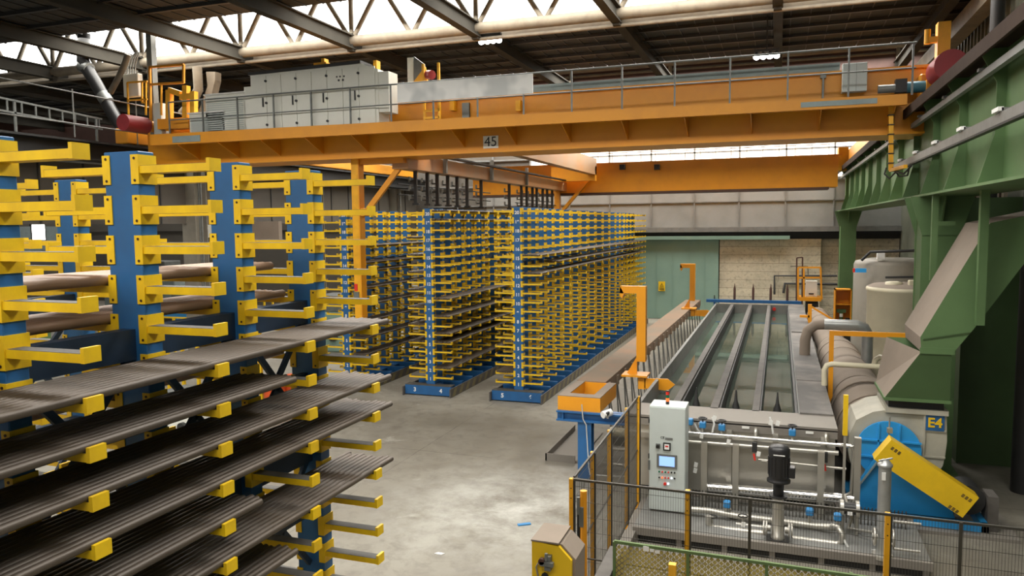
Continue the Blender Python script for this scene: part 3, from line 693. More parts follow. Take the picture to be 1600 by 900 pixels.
for k in range(6): fr.box(a(1392, 180+k*15, 18.2).x-.06, a(1392, 180+k*15, 18.2).x+.06, 18.13, 18.27, a(1392, 180+k*15, 18.2).z-.01, a(1392, 180+k*15, 18.2).z+.01)
put(fr, 'cable_arm', t, label='orange drop arm with black cables')
for px in (708, 811): 
    p = a(px, 165, 18.6); put(mb('amber').box(p.x-.06, p.x+.06, 18.5, 18.7, p.z-.14, p.z+.12), 'floodlight', t)
put(mb('greysteel').box(a(1286, 130, 18.65).x-.02, a(1286, 130, 18.65).x+.02, 18.6, 18.69, 7.62, 8.2).box(a(1286, 130, 18.65).x-.06, a(1286, 130, 18.65).x+.06, 18.58, 18.69, 8.2, 8.3), 'socket', t)
put(mb('greysteel').box(a(728, 165, 18.65).x-.1, a(728, 165, 18.65).x+.1, 18.62, 18.69, 7.7, 8.2), 'conduit', t)
# far girder of the crane
fg = mb('orange').box(-14.8, 2.35, 36.0, 36.04, 6.5, 7.85).box(-14.8, 2.35, 37.0, 37.04, 6.5, 7.85).box(-14.8, 2.5, 35.9, 37.1, 7.85, 7.9).m('rust').box(-14.8, 2.0, 35.95, 37.1, 6.4, 6.5)
put(fg, 'rear_girder', t)
put(mb('amber').box(2.35, 2.75, 36.0, 36.9, 7.2, 8.2), 'end_bracket', t)
fr = mb('tube')
for k in range(18): fr.box(-9.2+k*.7, -9.18+k*.7, 36.9, 36.93, 7.9, 8.45)
fr.box(-9.2, 2.3, 36.9, 36.93, 8.42, 8.45)
put(fr, 'rear_handrail', t)
for px in (973, 1027):
    p = at(px, 262, y=35.9); put(mb('darksteel').box(p.x-.12, p.x+.12, 35.7, 35.95, p.z-.1, p.z+.14), 'floodlight', t)

# ------------------------------------------------------------------ lifting trolley with grippers
t = thing('lifting_trolley', 'orange lifting trolley beam with masts and black hanging grippers under the crane', 'trolley', (-10.3, 28, 6.5))
put(mb('pink').box(-10.35, -9.85, 19.2, 36, 6.6, 7.02), 'lift_beam', t, label='dusty brown-orange lift beam')
put(mb('pink').box(-8.55, -8.2, 20.5, 35.3, 7.3, 8.05), 'trolley_frame', t)
for yy in (20.6, 35.0): put(mb('orange').box(-10.35, -8.2, yy, yy+.3, 7.02, 7.7), 'cross_beam', t)
put(mb('orange').box(-11.50, -11.27, 18.92, 19.2, 2.3, 7.0).m('amber').box(-11.51, -11.3, 18.915, 18.92, 2.3, 7.0), 'mast', t)  # brighter amber sheet paints light onto the mast's front face
put(mb('orange').bar((-11.2, 19.1, 5.35), (-10.0, 19.4, 6.9), .18, .14).cyl((-11.2, 18.95, 5.4), (-11.2, 19.25, 5.4), .12), 'brace', t)
put(mb('orange').box(-11.5, -9.9, 19.0, 19.3, 6.75, 7.02), 'head_beam', t)
put(mb('orange').box(-10.4, -10.15, 35.7, 36, 2.3, 7.0), 'mast', t)
put(mb('orange').bar((-10.1, 35.8, 5.55), (-8.5, 35.7, 7.3), .18, .14), 'brace', t)
put(mb('greysteel').box(-11.52, -11.35, 18.88, 18.92, 2.95, 3.12).m('redbright').box(-11.5, -11.4, 18.9, 18.92, 3.15, 3.35).m('black').box(-11.5, -11.4, 18.9, 18.92, 3.7, 3.8), 'switch', t)
put(mb('darksteel').box(-9.8, -9.6, 21, 35.2, 7.05, 7.1), 'cable_tray', t)
gp = [20.2, 21.0, 21.7, 22.5, 23.25, 24.1, 25.4, 28.4, 29.9, 30.6, 31.4, 32, 32.9, 33.6, 34.4]
for g in gp:
    q = mb('black').box(-10.18, -10.08, g-.035, g+.035, 5.65, 6.6)
    for z in (5.75, 6.02, 6.28): q.box(-10.32, -10.18, g-.03, g+.03, z, z+.04).m('greysteel').box(-10.34, -10.30, g-.05, g+.05, z, z+.16).m('black')
    q.box(-10.22, -10.02, g-.05, g+.05, 5.6, 5.66)
    put(q, 'gripper', t, label='black hanging gripper')
put(mb('darksteel').cyl((-10.4, 19.6, 5.9), (-10.4, 27, 5.9), .02, n=6).cyl((-10.4, 19.6, 6.2), (-10.4, 27, 6.2), .02, n=6).cyl((-10.3, 29.6, 5.9), (-10.3, 35.6, 5.9), .02, n=6), 'tie_rod', t)
for k in range(3): put(mb('greysteel').box(-9.82, -9.72, 21.5+k*4, 21.62+k*4, 6.6, 7.3), 'hanger', t)
# ------------------------------------------------------------------ treatment tanks
t = thing('treatment_tank', 'long grey pickling tank line with four open baths of greenish water', 'tank', (-.8, 23, 0))
TX0, TX1, TY0, TY1, TZ = -2.5, .93, 13.3, 32.6, 1.6
put(mb('tank').box(TX0, TX0+.07, TY0+.8, TY1, .05, TZ).box(TX0, TX1, TY1-.1, TY1, .05, TZ+.02).box(TX0, .43, TY0+.75, TY0+.9, .05, TZ-.04).box(TX1-.05, TX1, TY0+.8, TY1, .05, TZ-.05), 'basin', t)
for x, w in ((-1.80, .13), (-1.08, .14), (-.35, .12)): put(mb('edge').box(x-w/2, x+w/2, TY0+.8, TY1-.1, .1, TZ).m('darksteel').box(x+w/2, x+w/2+.03, TY0+.8, TY1-.1, 1.26, TZ-.06), 'divider', t)
put(mb('tank').box(.38, .43, TY0+.8, TY1-.1, .1, TZ).m('darksteel').box(.33, .38, TY0+.8, TY1-.1, 1.2, TZ-.08), 'divider', t)
put(mb('deckdark').box(.40, TX1+.02, TY0+.8, 17.0, TZ, TZ+.03).box(.40, TX1+.02, 17.03, 19.9, TZ+.01, TZ+.04).box(.40, TX1+.02, 19.93, 24.4, TZ, TZ+.03).box(.40, TX1+.02, 24.43, TY1, TZ+.03, TZ+.06), 'cover', t, label='dark dusty cover plates')
put(mb('water').box(TX0+.07, .38, TY0+.9, TY1-.1, .2, 1.25), 'water', t)
fp = mb('stainless').box(-2.5, TX1, TY0, TY0+.04, .3, 1.42).box(TX1-.04, TX1, TY0+.04, TY0+.8, .3, 1.42)
put(fp, 'front_panel', t)
put(mb('deck').box(-2.5, TX1+.03, TY0-.05, TY0+.85, 1.54, TZ).box(-2.5, TX1+.03, TY0-.05, TY0-.02, 1.42, 1.56), 'front_deck', t)
for x in (-1.5, -.75, 0, .75): put(mb('stainless').box(x-.045, x+.045, TY0-.1, TY0, .1, 1.45), 'rib', t)
put(mb('stainless').box(-2.5, TX1, TY0-.09, TY0, 1.2, 1.29), 'stiffener', t)
for px, py in ((1190, 462), (1145, 470), (1205, 462)): pass
for x in (-1.45, -.72, .02):
    put(mb('darksteel').lathe((x, TY0+1.35, 1.1), [(.07, 0), (.07, .42), (.03, .55), (.012, .75)], 12), 'probe', t)
for (x, lb_) in ((-1.75, 1), (-1.0, 1), (-.3, 1), (.35, 1)): put(mb('rust').lathe((x, TY1+.6, 1.7), [(.05, 0), (.05, .5), (.02, .62), (.01, .72)], 8), 'probe', t)
put(mb('blue').box(-2.9, .9, TY1+.4, TY1+.6, 1.62, 1.74).box(-2.6, -2.5, TY1+.42, TY1+.58, 0, 1.62).box(.6, .7, TY1+.42, TY1+.58, 0, 1.62), 'rear_beam', t, label='blue rear beam')
put(mb('redbright').cyl((-.15, TY1-.14, 1.45), (-.15, TY1-.1, 1.45), .07), 'float', t)
# labels, elbows
for (px, py) in ((1097, 662), (1165, 668), (1265, 676)):
    p = at(px, py, y=TY0-.06); put(mb('tag').box(p.x-.06, p.x+.06, TY0-.062, TY0-.055, p.z-.02, p.z+.02), 'label_plate', t)
for (px, py) in ((1181, 677), (1291, 685)):
    p = at(px, py, y=TY0-.1); put(mb('stainless').tube([(p.x, TY0, p.z+.06), (p.x, TY0-.07, p.z+.05), (p.x, TY0-.1, p.z), (p.x, TY0-.1, p.z-.1)], .035, 10), 'spout', t)
# blue support frame under the orange transfer rail
t = thing('support_frame', 'blue steel beam and post carrying the near end of the orange rail', 'frame', (-3.6, 14.3, 0))
put(mb('blue').box(-4.1, -1.0, 14.2, 14.24, 1.16, 1.33).box(-4.1, -1.0, 14.12, 14.36, 1.30, 1.33).box(-4.1, -1.0, 14.12, 14.36, 1.13, 1.16).box(-3.98, -3.96, 14.14, 14.36, 1.16, 1.3), 'beam', t)
put(mb('blue').box(-3.67, -3.40, 14.15, 14.18, 0, 1.13).box(-3.67, -3.4, 14.36, 14.39, 0, 1.13).box(-3.55, -3.52, 14.18, 14.36, 0, 1.13), 'post', t)
t = thing('security_camera', 'small white camera clamped on the blue beam under the orange rail', 'camera', tuple(at(949, 647, y=14.05)))
p = at(949, 647, y=14.05)
put(mb('white').cyl((p.x-.07, 13.95, p.z+.0), (p.x+.06, 14.1, p.z+.03), .07, n=14), 'body', t)
put(mb('black').cyl((p.x+.01, 13.94, p.z+.02), (p.x+.05, 14.12, p.z+.06), .035).m('white').cyl((p.x, 14.08, p.z-.1), (p.x, 14.12, p.z+.02), .02), 'mount', t)
# orange transfer rail
t = thing('transfer_rail', 'long dusty orange rail beam beside the tank, open box at its near end', 'rail', (-3.66, 14.2, 1.33))
t.rotation_euler = (0, 0, R(-.75))
def tr(b_, name, **k):
    o = b_.build(name, t, **k); return o
LN = 19.6
b_ = mb('orange').box(-.43, .43, 0, .03, 0, .28).box(-.43, -.40, .03, 1.45, 0, .28).box(.40, .43, .03, 1.45, 0, .28).box(-.28, .28, 1.42, 1.45, 0, .28).box(-.28, -.25, .25, 1.42, 0.0, .28).box(.25, .28, .25, 1.42, .0, .28)
b_.m('taupe').box(-.43, .43, 0, .25, .28, .295).box(-.43, -.25, .25, 1.45, .28, .295).box(.25, .43, .25, 1.45, .28, .295)
tr(b_, 'end_box', label='bright orange end box')
tr(mb('orange_dusty').box(-.43, .20, 1.45, LN, .24, .30).box(-.43, -.40, 1.45, LN, -.02, .24).box(.16, .20, 1.45, LN, .06, .24), 'track')
k = 0; y = 1.75
while y < LN-.3:
    b_ = mb('railsteel').bar((.19, y, .06), (.27, y+.03, -1.33), .08, .02, (1, 0, 0)).bar((.19, y+.06, .06), (.27, y+.5, -1.33), .07, .015, (1, 0, 0))
    b_.m('orange_dusty').box(.12, .24, y-.06, y+.06, .03, .24)
    tr(b_, 'strut'); y += .82
for (px, py, yy, sc, lb) in ((1007, 560, 16.6, 1, 'nearer orange gallows hook standing on the rail'), (1085, 482, 30.2, 1, 'farther orange gallows hook standing on the rail')):
    x0 = -2.86 if yy < 20 else -3.2
    top = 3.62 if yy < 20 else 3.40
    t2 = thing('gallows_hook', lb, 'hook', (x0, yy, 1.63))
    g = mb('orange').box(x0-.08, x0+.12, yy-.1, yy+.1, 1.95, top).box(x0-.45, x0-.08, yy-.1, yy+.1, top-.16, top).prism([(x0-.45, top), (x0-.45, top-.22), (x0-.40, top-.28), (x0-.36, top-.16)], 'y', yy-.1, yy+.1)
    put(g, 'arm', t2)
    put(mb('orange').box(x0-.38, x0+.18, yy-.28, yy+.22, 1.63, 1.67).prism([(x0-.3, 1.67), (x0-.08, 1.67), (x0-.08, 2.05)], 'y', yy-.02, yy+.02), 'foot', t2)
    put(mb('orange').prism([(x0+.12, 1.38), (x0+.62, 1.36), (x0+.78, 1.50), (x0+.62, 1.62), (x0+.12, 1.6)], 'y', yy-.2, yy-.16).box(x0-.02, x0+.14, yy-.2, yy, 1.36, 1.66), 'tongue', t2)
# kerb upstand / long grey guard beside rack 5-6 is part of rack; small L tray on the floor
mb('deck').box(-4.6, -3.95, 15.0, 15.03, 0, .16).box(-4.6, -4.57, 15.0, 17.4, 0, .16).box(-4.57, -3.9, 15.03, 17.4, 0, .03).build('drip_tray', label='shallow beige drip tray on the floor beside the blue post', category='tray')
# piping beneath the beam
t = thing('pipe_run', 'low brass-coloured and grey pipes with a small pump under the orange rail', 'pipes', (-3, 15.2, .3))
put(mb('cream').m('amber').m('cream').cyl((-3.2, 15.0, .75), (-1.9, 15.0, .75), .09), 'pipe', t)
put(mb('stainless').cyl((-3.2, 14.9, .42), (-1.9, 14.9, .42), .035).cyl((-3.1, 14.6, .2), (-1.9, 14.6, .2), .03), 'pipe', t)
put(mb('pumpblack').cyl((-3.3, 15.3, .5), (-2.9, 15.3, .5), .13).m('stainless').cyl((-3.34, 15.3, .5), (-3.3, 15.3, .5), .09), 'pump', t)
for k in range(4): put(mb('stainless').cyl((-2.35+k*.13, 15.3, .2), (-2.35+k*.13, 15.3, .62), .035).torus((-2.35+k*.13, 15.3, .5), .05, .012), 'valve', t)
mb('cable').tube([at(909, 632, y=14.1), at(911, 655, y=14.1), at(916, 664, y=14.1), at(920, 730, y=14.1), at(922, 742, y=13.9), at(960, 744, y=13.9), at(1012, 745, y=13.9)], .012, 6).build('conduit', label='thin grey conduit running down the blue post and along the skid', category='conduit')

# ------------------------------------------------------------------ control cabinet
t = thing('control_cabinet', 'tall light grey control cabinet with screen and red-green signal tower', 'cabinet', (-1.68, 12.55, 0))
cx0, cx1, cy0, cy1 = -1.975, -1.385, 12.3, 12.78
put(mb('cabinet').box(cx0, cx1, cy0+.02, cy1, .24, 2.0, .008), 'body', t)
dr = put(mb('cabinet').box(cx0+.01, cx1-.01, cy0, cy0+.02, .26, 1.98), 'door', t)
put(mb('darksteel').box(cx0+.02, cx1-.02, cy0+.04, cy1-.02, .12, .24), 'plinth', t)
def C_(px, py): return at(px, py, y=cy0-.01)
p = C_(1042, 721); mb('greysteel').box(p.x-.165, p.x+.165, cy0-.012, cy0, p.z-.115, p.z+.115).build('screen_bezel', dr).matrix_parent_inverse = Matrix.Identity(4)
mb('screen').box(p.x-.125, p.x+.125, cy0-.016, cy0-.012, p.z-.08, p.z+.08).build('screen', dr)
p = C_(1042, 698); mb('black').box(p.x-.06, p.x+.06, cy0-.02, cy0, p.z-.065, p.z+.065).m('white').box(p.x-.04, p.x+.04, cy0-.022, cy0-.02, p.z-.045, p.z+.045).m('redbright').box(p.x-.025, p.x+.025, cy0-.024, cy0-.022, p.z-.005, p.z+.02).build('meter', dr)
p = C_(1028, 697); mb('greysteel').box(p.x-.035, p.x+.035, cy0-.02, cy0, p.z-.04, p.z+.04).m('black').cyl((p.x, cy0-.045, p.z), (p.x, cy0-.02, p.z), .028).build('main_switch', dr)
for i in range(6):
    for r_, y_ in ((0, 737), (1, 746)):
        p = C_(1030+i*4.8, y_+i*.35)
        key = (['led_green', 'redbright', 'led_green', 'redbright', 'black', 'black'], ['black', 'led_red', 'redbright', 'redbright', 'led_white', 'black'])[r_][i]
        mb(key).cyl((p.x, cy0-.018, p.z), (p.x, cy0, p.z), .014, n=10).build('push_button', dr)
p = C_(1039, 756); mb('redbright').cyl((p.x, cy0-.03, p.z), (p.x, cy0, p.z), .024, n=12).build('stop_button', dr)
p = C_(1044, 756); mb('led_white').cyl((p.x, cy0-.018, p.z), (p.x, cy0, p.z), .016, n=10).build('push_button', dr)
p = C_(1035, 684); text('CE', 'marking', (p.x, cy0-.004, p.z), .055, 'darksteel', t)
p = C_(1045, 686); mb('greysteel').box(p.x-.06, p.x+.06, cy0-.006, cy0, p.z-.018, p.z+.018).build('type_plate', dr)
for z in (.6, 1.15, 1.75): mb('darksteel').box(cx0-.012, cx0, cy0+.0, cy0+.03, z-.04, z+.04).build('hinge', dr)
p = C_(1017, 727); mb('greysteel').box(cx0-.012, cx0+.02, cy0-.012, cy0, p.z-.08, p.z+.08).build('handle', dr)
p = at(1043, 633, y=12.5)
tw = put(mb('black').cyl((p.x, 12.5, 2.0), (p.x, 12.5, 2.05), .03, n=14), 'signal_tower', t)
for k, key in enumerate(('led_red', 'led_green', 'redbright')): mb(key).cyl((p.x, 12.5, 2.05+k*.055), (p.x, 12.5, 2.1+k*.055), .028, n=14).build('lens', tw)
mb('black').cyl((p.x, 12.5, 2.213), (p.x, 12.5, 2.23), .028, n=14).build('cap', tw)
# ------------------------------------------------------------------ process skid (pipes, valves, pump)
t = thing('process_skid', 'stainless steel pipe skid with pipes and valves in front of the tank', 'skid', (0, 12.4, 0))
sk = mb('deck').box(-2.1, 2.1, 11.5, 11.58, .12, .24).box(-2.1, 2.1, 13.2, 13.28, .12, .24).m('railsteel').box(-2.1, 2.1, 11.58, 13.2, .2, .215).m('deck')
for k in range(7): sk.box(-2.1+k*.68, -2.02+k*.68, 11.52, 13.2, 0, .2)
sk.m('gap_shade').box(-2.0, 2.0, 11.56, 11.6, .0, .12)  # dark sheet standing in for shade under the skid
put(sk, 'base_frame', t)
gr = mb('wire')
for k in range(75): gr.box(-2.0+k*.053, -1.985+k*.053, 12.75, 12.77, .22, .5)
put(gr, 'grille', t)
def H(px, py, Y): return at(px, py, y=Y)
put(mb('chrome').cyl(H(1098, 760, 13.0), H(1334, 780, 13.0), .075, n=18), 'header_pipe', t, label='shiny fat header pipe')
put(mb('chrome').cyl(H(1075, 676, 13.05), H(1330, 697, 13.05), .03, n=12), 'header_pipe', t)
put(mb('stainless').cyl(H(1075, 690, 13.08), H(1310, 708, 13.08), .04, n=12), 'pipe', t)
for (px) in (1100, 1149, 1282): put(mb('stainless').box(H(px, 760, 12.9).x-.05, H(px, 760, 12.9).x+.05, 12.85, 12.95, .2, 1.3), 'upright', t)
put(mb('stainless').tube([H(1331, 697, 13.0), H(1334, 705, 13.0), H(1330, 770, 13.0), H(1322, 774, 13.0), H(1308, 774, 13.0)], .03, 10), 'pipe', t)
put(mb('stainless').box(H(1340, 700, 13.0).x-.05, H(1340, 700, 13.0).x+.05, 12.95, 13.05, .2, 1.55), 'upright', t)
put(mb('stainless').tube([H(1073, 795, 12.3), H(1108, 798, 12.3), H(1150, 806, 12.3), H(1200, 812, 12.3), H(1275, 822, 12.3), H(1308, 824, 12.2)], .05, 12), 'pipe', t)
put(mb('stainless').tube([H(1107, 806, 12.0), H(1107, 817, 12.0), H(1112, 824, 12.0), H(1122, 826, 12.0), H(1196, 834, 11.9)], .05, 12), 'pipe', t)
put(mb('stainless').tube([H(1237, 841, 11.9), H(1308, 850, 11.9), H(1316, 846, 11.9), H(1316, 835, 11.9), H(1310, 825, 12.0), H(1300, 822, 12.1)], .045, 12), 'pipe', t)
put(mb('stainless').cyl(H(1150, 819, 12.2), H(1204, 826, 12.2), .035), 'pipe', t)
put(mb('stainless').tube([H(1136, 790, 12.4), H(1136, 798, 12.4), H(1142, 806, 12.4), H(1152, 808, 12.4)], .045, 12).torus(H(1137, 796, 12.4), .05, .014, 'z'), 'pipe', t)
put(mb('stainless').cyl(H(1185, 718, 13.0), H(1322, 733, 13.0), .02).cyl(H(1190, 720, 13.0), H(1198, 721, 13.0), .025), 'pipe', t)
put(mb('stainless').tube([H(1320, 773, 12.9), H(1330, 810, 12.4), H(1326, 826, 12.3), H(1372, 833, 12.0)], .025, 8), 'pipe', t)
put(mb('cable').tube([H(1318, 842, 11.9), H(1325, 856, 11.8), H(1338, 863, 11.8), H(1352, 862, 11.8), H(1372, 860, 11.8)], .022, 8), 'hose', t)
put(mb('cable').tube([H(1085, 662, 13.1), H(1090, 672, 13.1), H(1099, 677, 13.1), H(1105, 677, 13.1)], .018, 8), 'hose', t)
for (x0_, x1_) in ((1115, 1113), (1205, 1212)):
    put(mb('cable').tube([H(x0_-2, 652, 13.2), H(x0_+1, 662, 13.1), H(x1_, 676, 13.05) if x0_ < 1200 else H(1208, 678, 13.05)], .018, 8), 'hose', t)
for (px, py, Y, hw) in ((1078, 659, 13.1, 0), (1098, 664, 13.1, 1), (1128, 668, 13.1, 1), (1238, 676, 13.1, 1), (1136, 788, 12.3, 0), (1265, 800, 12.3, 0), (1309, 808, 12.2, 0)):
    p = H(px, py, Y)
    v = put(mb('actuator').box(p.x-.055, p.x+.055, Y-.055, Y+.055, p.z-.05, p.z+.06, .015).m('stainless').cyl((p.x, Y, p.z-.16), (p.x, Y, p.z-.05), .025, n=10), 'valve', t, label='blue valve head')
    if hw: mb('black').torus((p.x, Y, p.z+.12), .065, .012).cyl((p.x, Y, p.z+.06), (p.x, Y, p.z+.12), .012, n=8).box(p.x-.06, p.x+.06, Y-.006, Y+.006, p.z+.114, p.z+.126).build('handwheel', v)
for (px, py) in ((1116, 653), (1204, 660), (1215, 661), (1096, 681), (1087, 726), (1185, 709), (1161, 819), (1086, 735), (1138, 690)):
    p = H(px, py, 12.9 if py < 800 else 11.95)
    put(mb('tag').add([p+Vector((-.035, 0, -.04)), p+Vector((.025, 0, -.05)), p+Vector((.04, .0, .03)), p+Vector((-.02, 0, .045)), p+Vector((-.035, .006, -.04)), p+Vector((.025, .006, -.05)), p+Vector((.04, .006, .03)), p+Vector((-.02, .006, .045))], [(0, 1, 2, 3), (7, 6, 5, 4), (0, 4, 5, 1), (1, 5, 6, 2), (2, 6, 7, 3), (3, 7, 4, 0)]), 'paper_tag', t)
for (px, py, key) in ((1179, 706, 'red'), (1289, 722, 'red')):
    p = H(px, py, 12.95); put(mb('darksteel').box(p.x-.04, p.x+.04, 12.92, 13.0, p.z, p.z+.16).m('stainless').cyl((p.x, 12.95, p.z-.1), (p.x, 12.95, p.z), .02).m('redbright').bar((p.x-.01, 12.9, p.z-.02), (p.x+.01, 12.9, p.z-.13), .03, .012), 'ball_valve', t)
for (px, py) in ((1161, 806), (1113, 807)):
    p = H(px, py, 12.05); put(mb('black').torus(p, .07, .01).m('stainless').cyl(p, p-Vector((0, 0, .12)), .015), 'handwheel', t)
t = thing('vertical_pump', 'vertical pump with black motor on a tall stainless column', 'pump', (.06, 11.75, .2))
px_, py_ = .055, 11.75
mt = mb('pumpblack').lathe((px_, py_, 1.12), [(.075, -.22), (.08, -.02), (.17, 0), (.17, .03), (.135, .06), (.15, .08), (.15, .40), (.155, .41), (.155, .5), (.13, .54), (.04, .56)], 24)
mt.box(px_+.13, px_+.23, py_-.07, py_+.07, 1.2, 1.36, .01).m('white').box(px_-.08, px_+.08, py_-.157, py_-.15, 1.55, 1.565).m('pumpblack')
for k in range(16): a_ = 2*math.pi*k/16; mt.bar((px_+.15*math.cos(a_), py_+.15*math.sin(a_), 1.22), (px_+.15*math.cos(a_), py_+.15*math.sin(a_), 1.5), .015, .02)
put(mt, 'motor', t, label='black motor')
put(mb('stainless').lathe((px_, py_, .24), [(.1, 0), (.1, .05), (.085, .06), (.085, .62), (.1, .64), (.1, .66)], 24).m('darksteel').lathe((px_, py_, .88), [(.13, 0), (.13, .025)], 20), 'pump_column', t)
put(mb('darksteel').box(px_-.16, px_+.16, py_-.12, py_+.12, .215, .245), 'foot', t)
for s in (-1, 1): put(mb('stainless').cyl((px_+s*.1, py_, .38), (px_+s*.16, py_, .38), .05).cyl((px_+s*.15, py_, .38), (px_+s*.17, py_, .38), .11).cyl((px_+s*.19, py_, .38), (px_+s*.21, py_, .38), .11), 'flange', t)
t = thing('filter_vessel', 'slim grey cylindrical filter vessel standing in front of the yellow belt guard', 'filter', (1.47, 11.6, .2))
put(mb('greytank').m('sheet').cyl((1.47, 11.6, .25), (1.47, 11.6, 1.56), .085, n=20), 'body', t)
put(mb('sheet').lathe((1.47, 11.6, 1.54), [(.1, 0), (.1, .03), (.085, .04), (.05, .09), (.0, .10)], 20).bar((1.38, 11.55, 1.62), (1.56, 11.6, 1.66), .02), 'lid', t)
put(mb('tag').box(1.42, 1.47, 11.505, 11.515, 1.36, 1.47), 'label_plate', t)
put(mb('stainless').cyl((1.47, 11.6, .2), (1.47, 11.6, .25), .14).cyl((1.33, 11.6, .5), (1.61, 11.6, .5), .05).torus((1.36, 11.6, .5), .11, .02, 'x').torus((1.60, 11.6, .5), .11, .02, 'x').cyl((1.6, 11.6, .75), (1.95, 11.6, .75), .02).cyl((1.6, 11.6, .35), (1.95, 11.6, .35), .02), 'fitting', t)
t = thing('diaphragm_pump', 'small twin-flanged pump between the skid pipes, left of the filter vessel', 'pump', (1.05, 12.3, .3))
put(mb('stainless').cyl((.95, 12.3, .62), (1.0, 12.3, .62), .13).cyl((1.17, 12.3, .62), (1.22, 12.3, .62), .13).m('black').cyl((1.0, 12.3, .62), (1.17, 12.3, .62), .09).m('white').box(1.05, 1.12, 12.2, 12.21, .55, .6), 'body', t)
for fx in (.98, 1.19): put(mb('stainless').cyl((fx, 12.3, .2), (fx, 12.3, .5), .03), 'foot', t)

# ------------------------------------------------------------------ blower and ducts
t = thing('centrifugal_fan', 'large beige and blue centrifugal fan marked E4', 'fan', (1.9, 14.4, 0))
bx, bz = 1.80, 1.13
vol = [(2.66, 1.78), (2.68, 1.35)]
for k in range(0, 13): a_ = R(0-k*180/12); r_ = .86+.02*k*0; vol.append((bx+r_*math.cos(a_)*(1 if k < 6 else .72), 1.1+r_*math.sin(a_)*.78))
vol += [(bx-.6, 1.35), (bx-.5, 1.6), (bx-.25, 1.76), (bx, 1.82), (1.9, 1.84)]
put(mb('beige').prism(vol, 'y', 13.95, 15.1), 'casing', t, label='beige casing')
put(mb('beige').box(1.74, 2.68, 13.9, 15.1, 1.78, 1.86).box(2.34, 2.66, 13.93, 13.95, 1.5, 1.53).box(2.34, 2.66, 13.93, 13.95, 1.05, 1.08).box(2.32, 2.35, 13.92, 13.95, .85, 1.8), 'flange', t)
pl = mb('sky_blue').lathe((bx, 13.92, bz), [(.5, 0), (.5, .05)], 36, 'y')
for k in range(2):
    pl.box(bx-.49, bx+.49, 13.84, 13.88, bz-.13+k*.28, bz-.10+k*.28)
for dx in (-.16, .16): pl.box(bx+dx-.012, bx+dx+.012, 13.84, 13.88, bz-.1, bz+.46)
put(pl, 'cover_plate', t, label='round blue cover plate')
put(mb('sky_blue').prism([(bx-.16, 1.1), (bx+.16, 1.1), (bx+.9, .42), (bx+1.0, .12), (bx-.62, .12), (bx-.62, .3)], 'y', 13.75, 13.83).m('bluegrey').bar((bx-.6, 13.72, .3), (bx-.1, 13.72, 1.1), .06, .02), 'pedestal', t, label='blue pedestal plate')
put(mb('sky_blue').box(bx-.6, bx+1.4, 13.4, 13.48, .06, .2).box(bx-.6, bx+1.4, 14.9, 14.98, .06, .2).box(bx-.6, bx-.5, 13.4, 14.98, .06, .2).box(bx+1.3, bx+1.4, 13.4, 14.98, .06, .2), 'base_frame', t)
p0, p1, p2, p3 = (1.511, 1.154), (1.752, 1.503), (3.005, .686), (2.79, .342)
put(mb('yellow_guard').prism([p0, p1, p2, p3], 'y', 13.2, 13.5), 'belt_guard', t, label='slanted yellow belt guard')
def gpt(u, v): return Vector((p1[0]+(p2[0]-p1[0])*u+(p0[0]-p1[0])*v, 13.196, p1[1]+(p2[1]-p1[1])*u+(p0[1]-p1[1])*v))
for (u, v) in ((.05, .2), (.09, .2), (.13, .2), (.05, .8), (.86, .2), (.9, .2), (.94, .2), (.84, .82), (.88, .82), (.92, .82)):
    vt = mb('gap_shade')
    for w in range(3):
        a0 = gpt(u, v+w*.045); b0_ = gpt(u+.027, v+w*.045); c0 = gpt(u+.027, v+.03+w*.045); d0 = gpt(u, v+.03+w*.045)
        vt.add([a0, b0_, c0, d0], [(0, 3, 2, 1)])
    put(vt, 'vent_slot', t)
put(mb('darksteel').cyl((2.95, 13.6, .5), (2.95, 14.1, .5), .24, n=20).cyl((2.75, 14.05, .4), (2.75, 14.3, .4), .2, n=20), 'motor', t)
put(mb('edge').box(3.2, 3.35, 13.5, 13.9, 0, .62), 'stop_plate', t)
put(mb('stainless').cyl((bx-.02, 13.7, bz+.2), (bx-.02, 13.7, bz+.62), .012).box(bx-.06, bx+.02, 13.6, 13.7, 1.5, 1.58), 'lubricator', t)
p = at(1460.5, 661, y=13.94)
sg = put(mb('blue').m('sky_blue').m('blue').box(p.x-.14, p.x+.14, 13.925, 13.94, p.z-.13, p.z+.13), 'sign', t, label='blue sign with yellow E4')
text('E4', 'sign_text', (p.x, 13.92, p.z), .22, 'yellow_guard', t, bold=.006)
mb('deck').box(1.0, 3.6, 13.25, 15.3, 0, .055).build('fan_plinth', label='low concrete-grey plinth under the blue fan', category='plinth')
# flexible collar + green hopper + slanted duct
t = thing('exhaust_duct', 'green and dusty square duct rising from the fan and slanting up to the right', 'duct', (2.2, 14.3, 1.86))
put(mb('black').box(1.79, 2.62, 13.98, 15.0, 1.86, 2.0), 'flexible_collar', t, label='black flexible collar')
hp = MB()
q0 = [(1.72, 13.85), (2.68, 13.85), (2.68, 15.15), (1.72, 15.15)]
zb, zt = 2.0, 2.86
q1 = [(2.22, 13.75), (2.66, 13.75), (2.72, 15.35), (1.9, 15.35)]
hp.m('green').box(1.70, 2.70, 13.83, 15.17, 2.0, 2.05)
vs = [(x, y, 2.05) for x, y in q0]+[(x, y, zt) for x, y in q1]
hp.m('green_dark').add(vs, [(0, 1, 5, 4)]).m('taupe').add(vs, [(3, 0, 4, 7)]).m('green').add(vs, [(1, 2, 6, 5), (2, 3, 7, 6)])
hp.box(2.2, 2.7, 13.74, 13.76, 2.83, 2.93)
put(hp, 'hopper', t)
sd = MB()
prof = [(2.22, 2.86), (2.68, 2.86), (2.95, 3.25), (3.75, 4.55), (5.38, 4.75), (5.38, 5.45), (3.12, 4.95), (2.20, 3.10)]
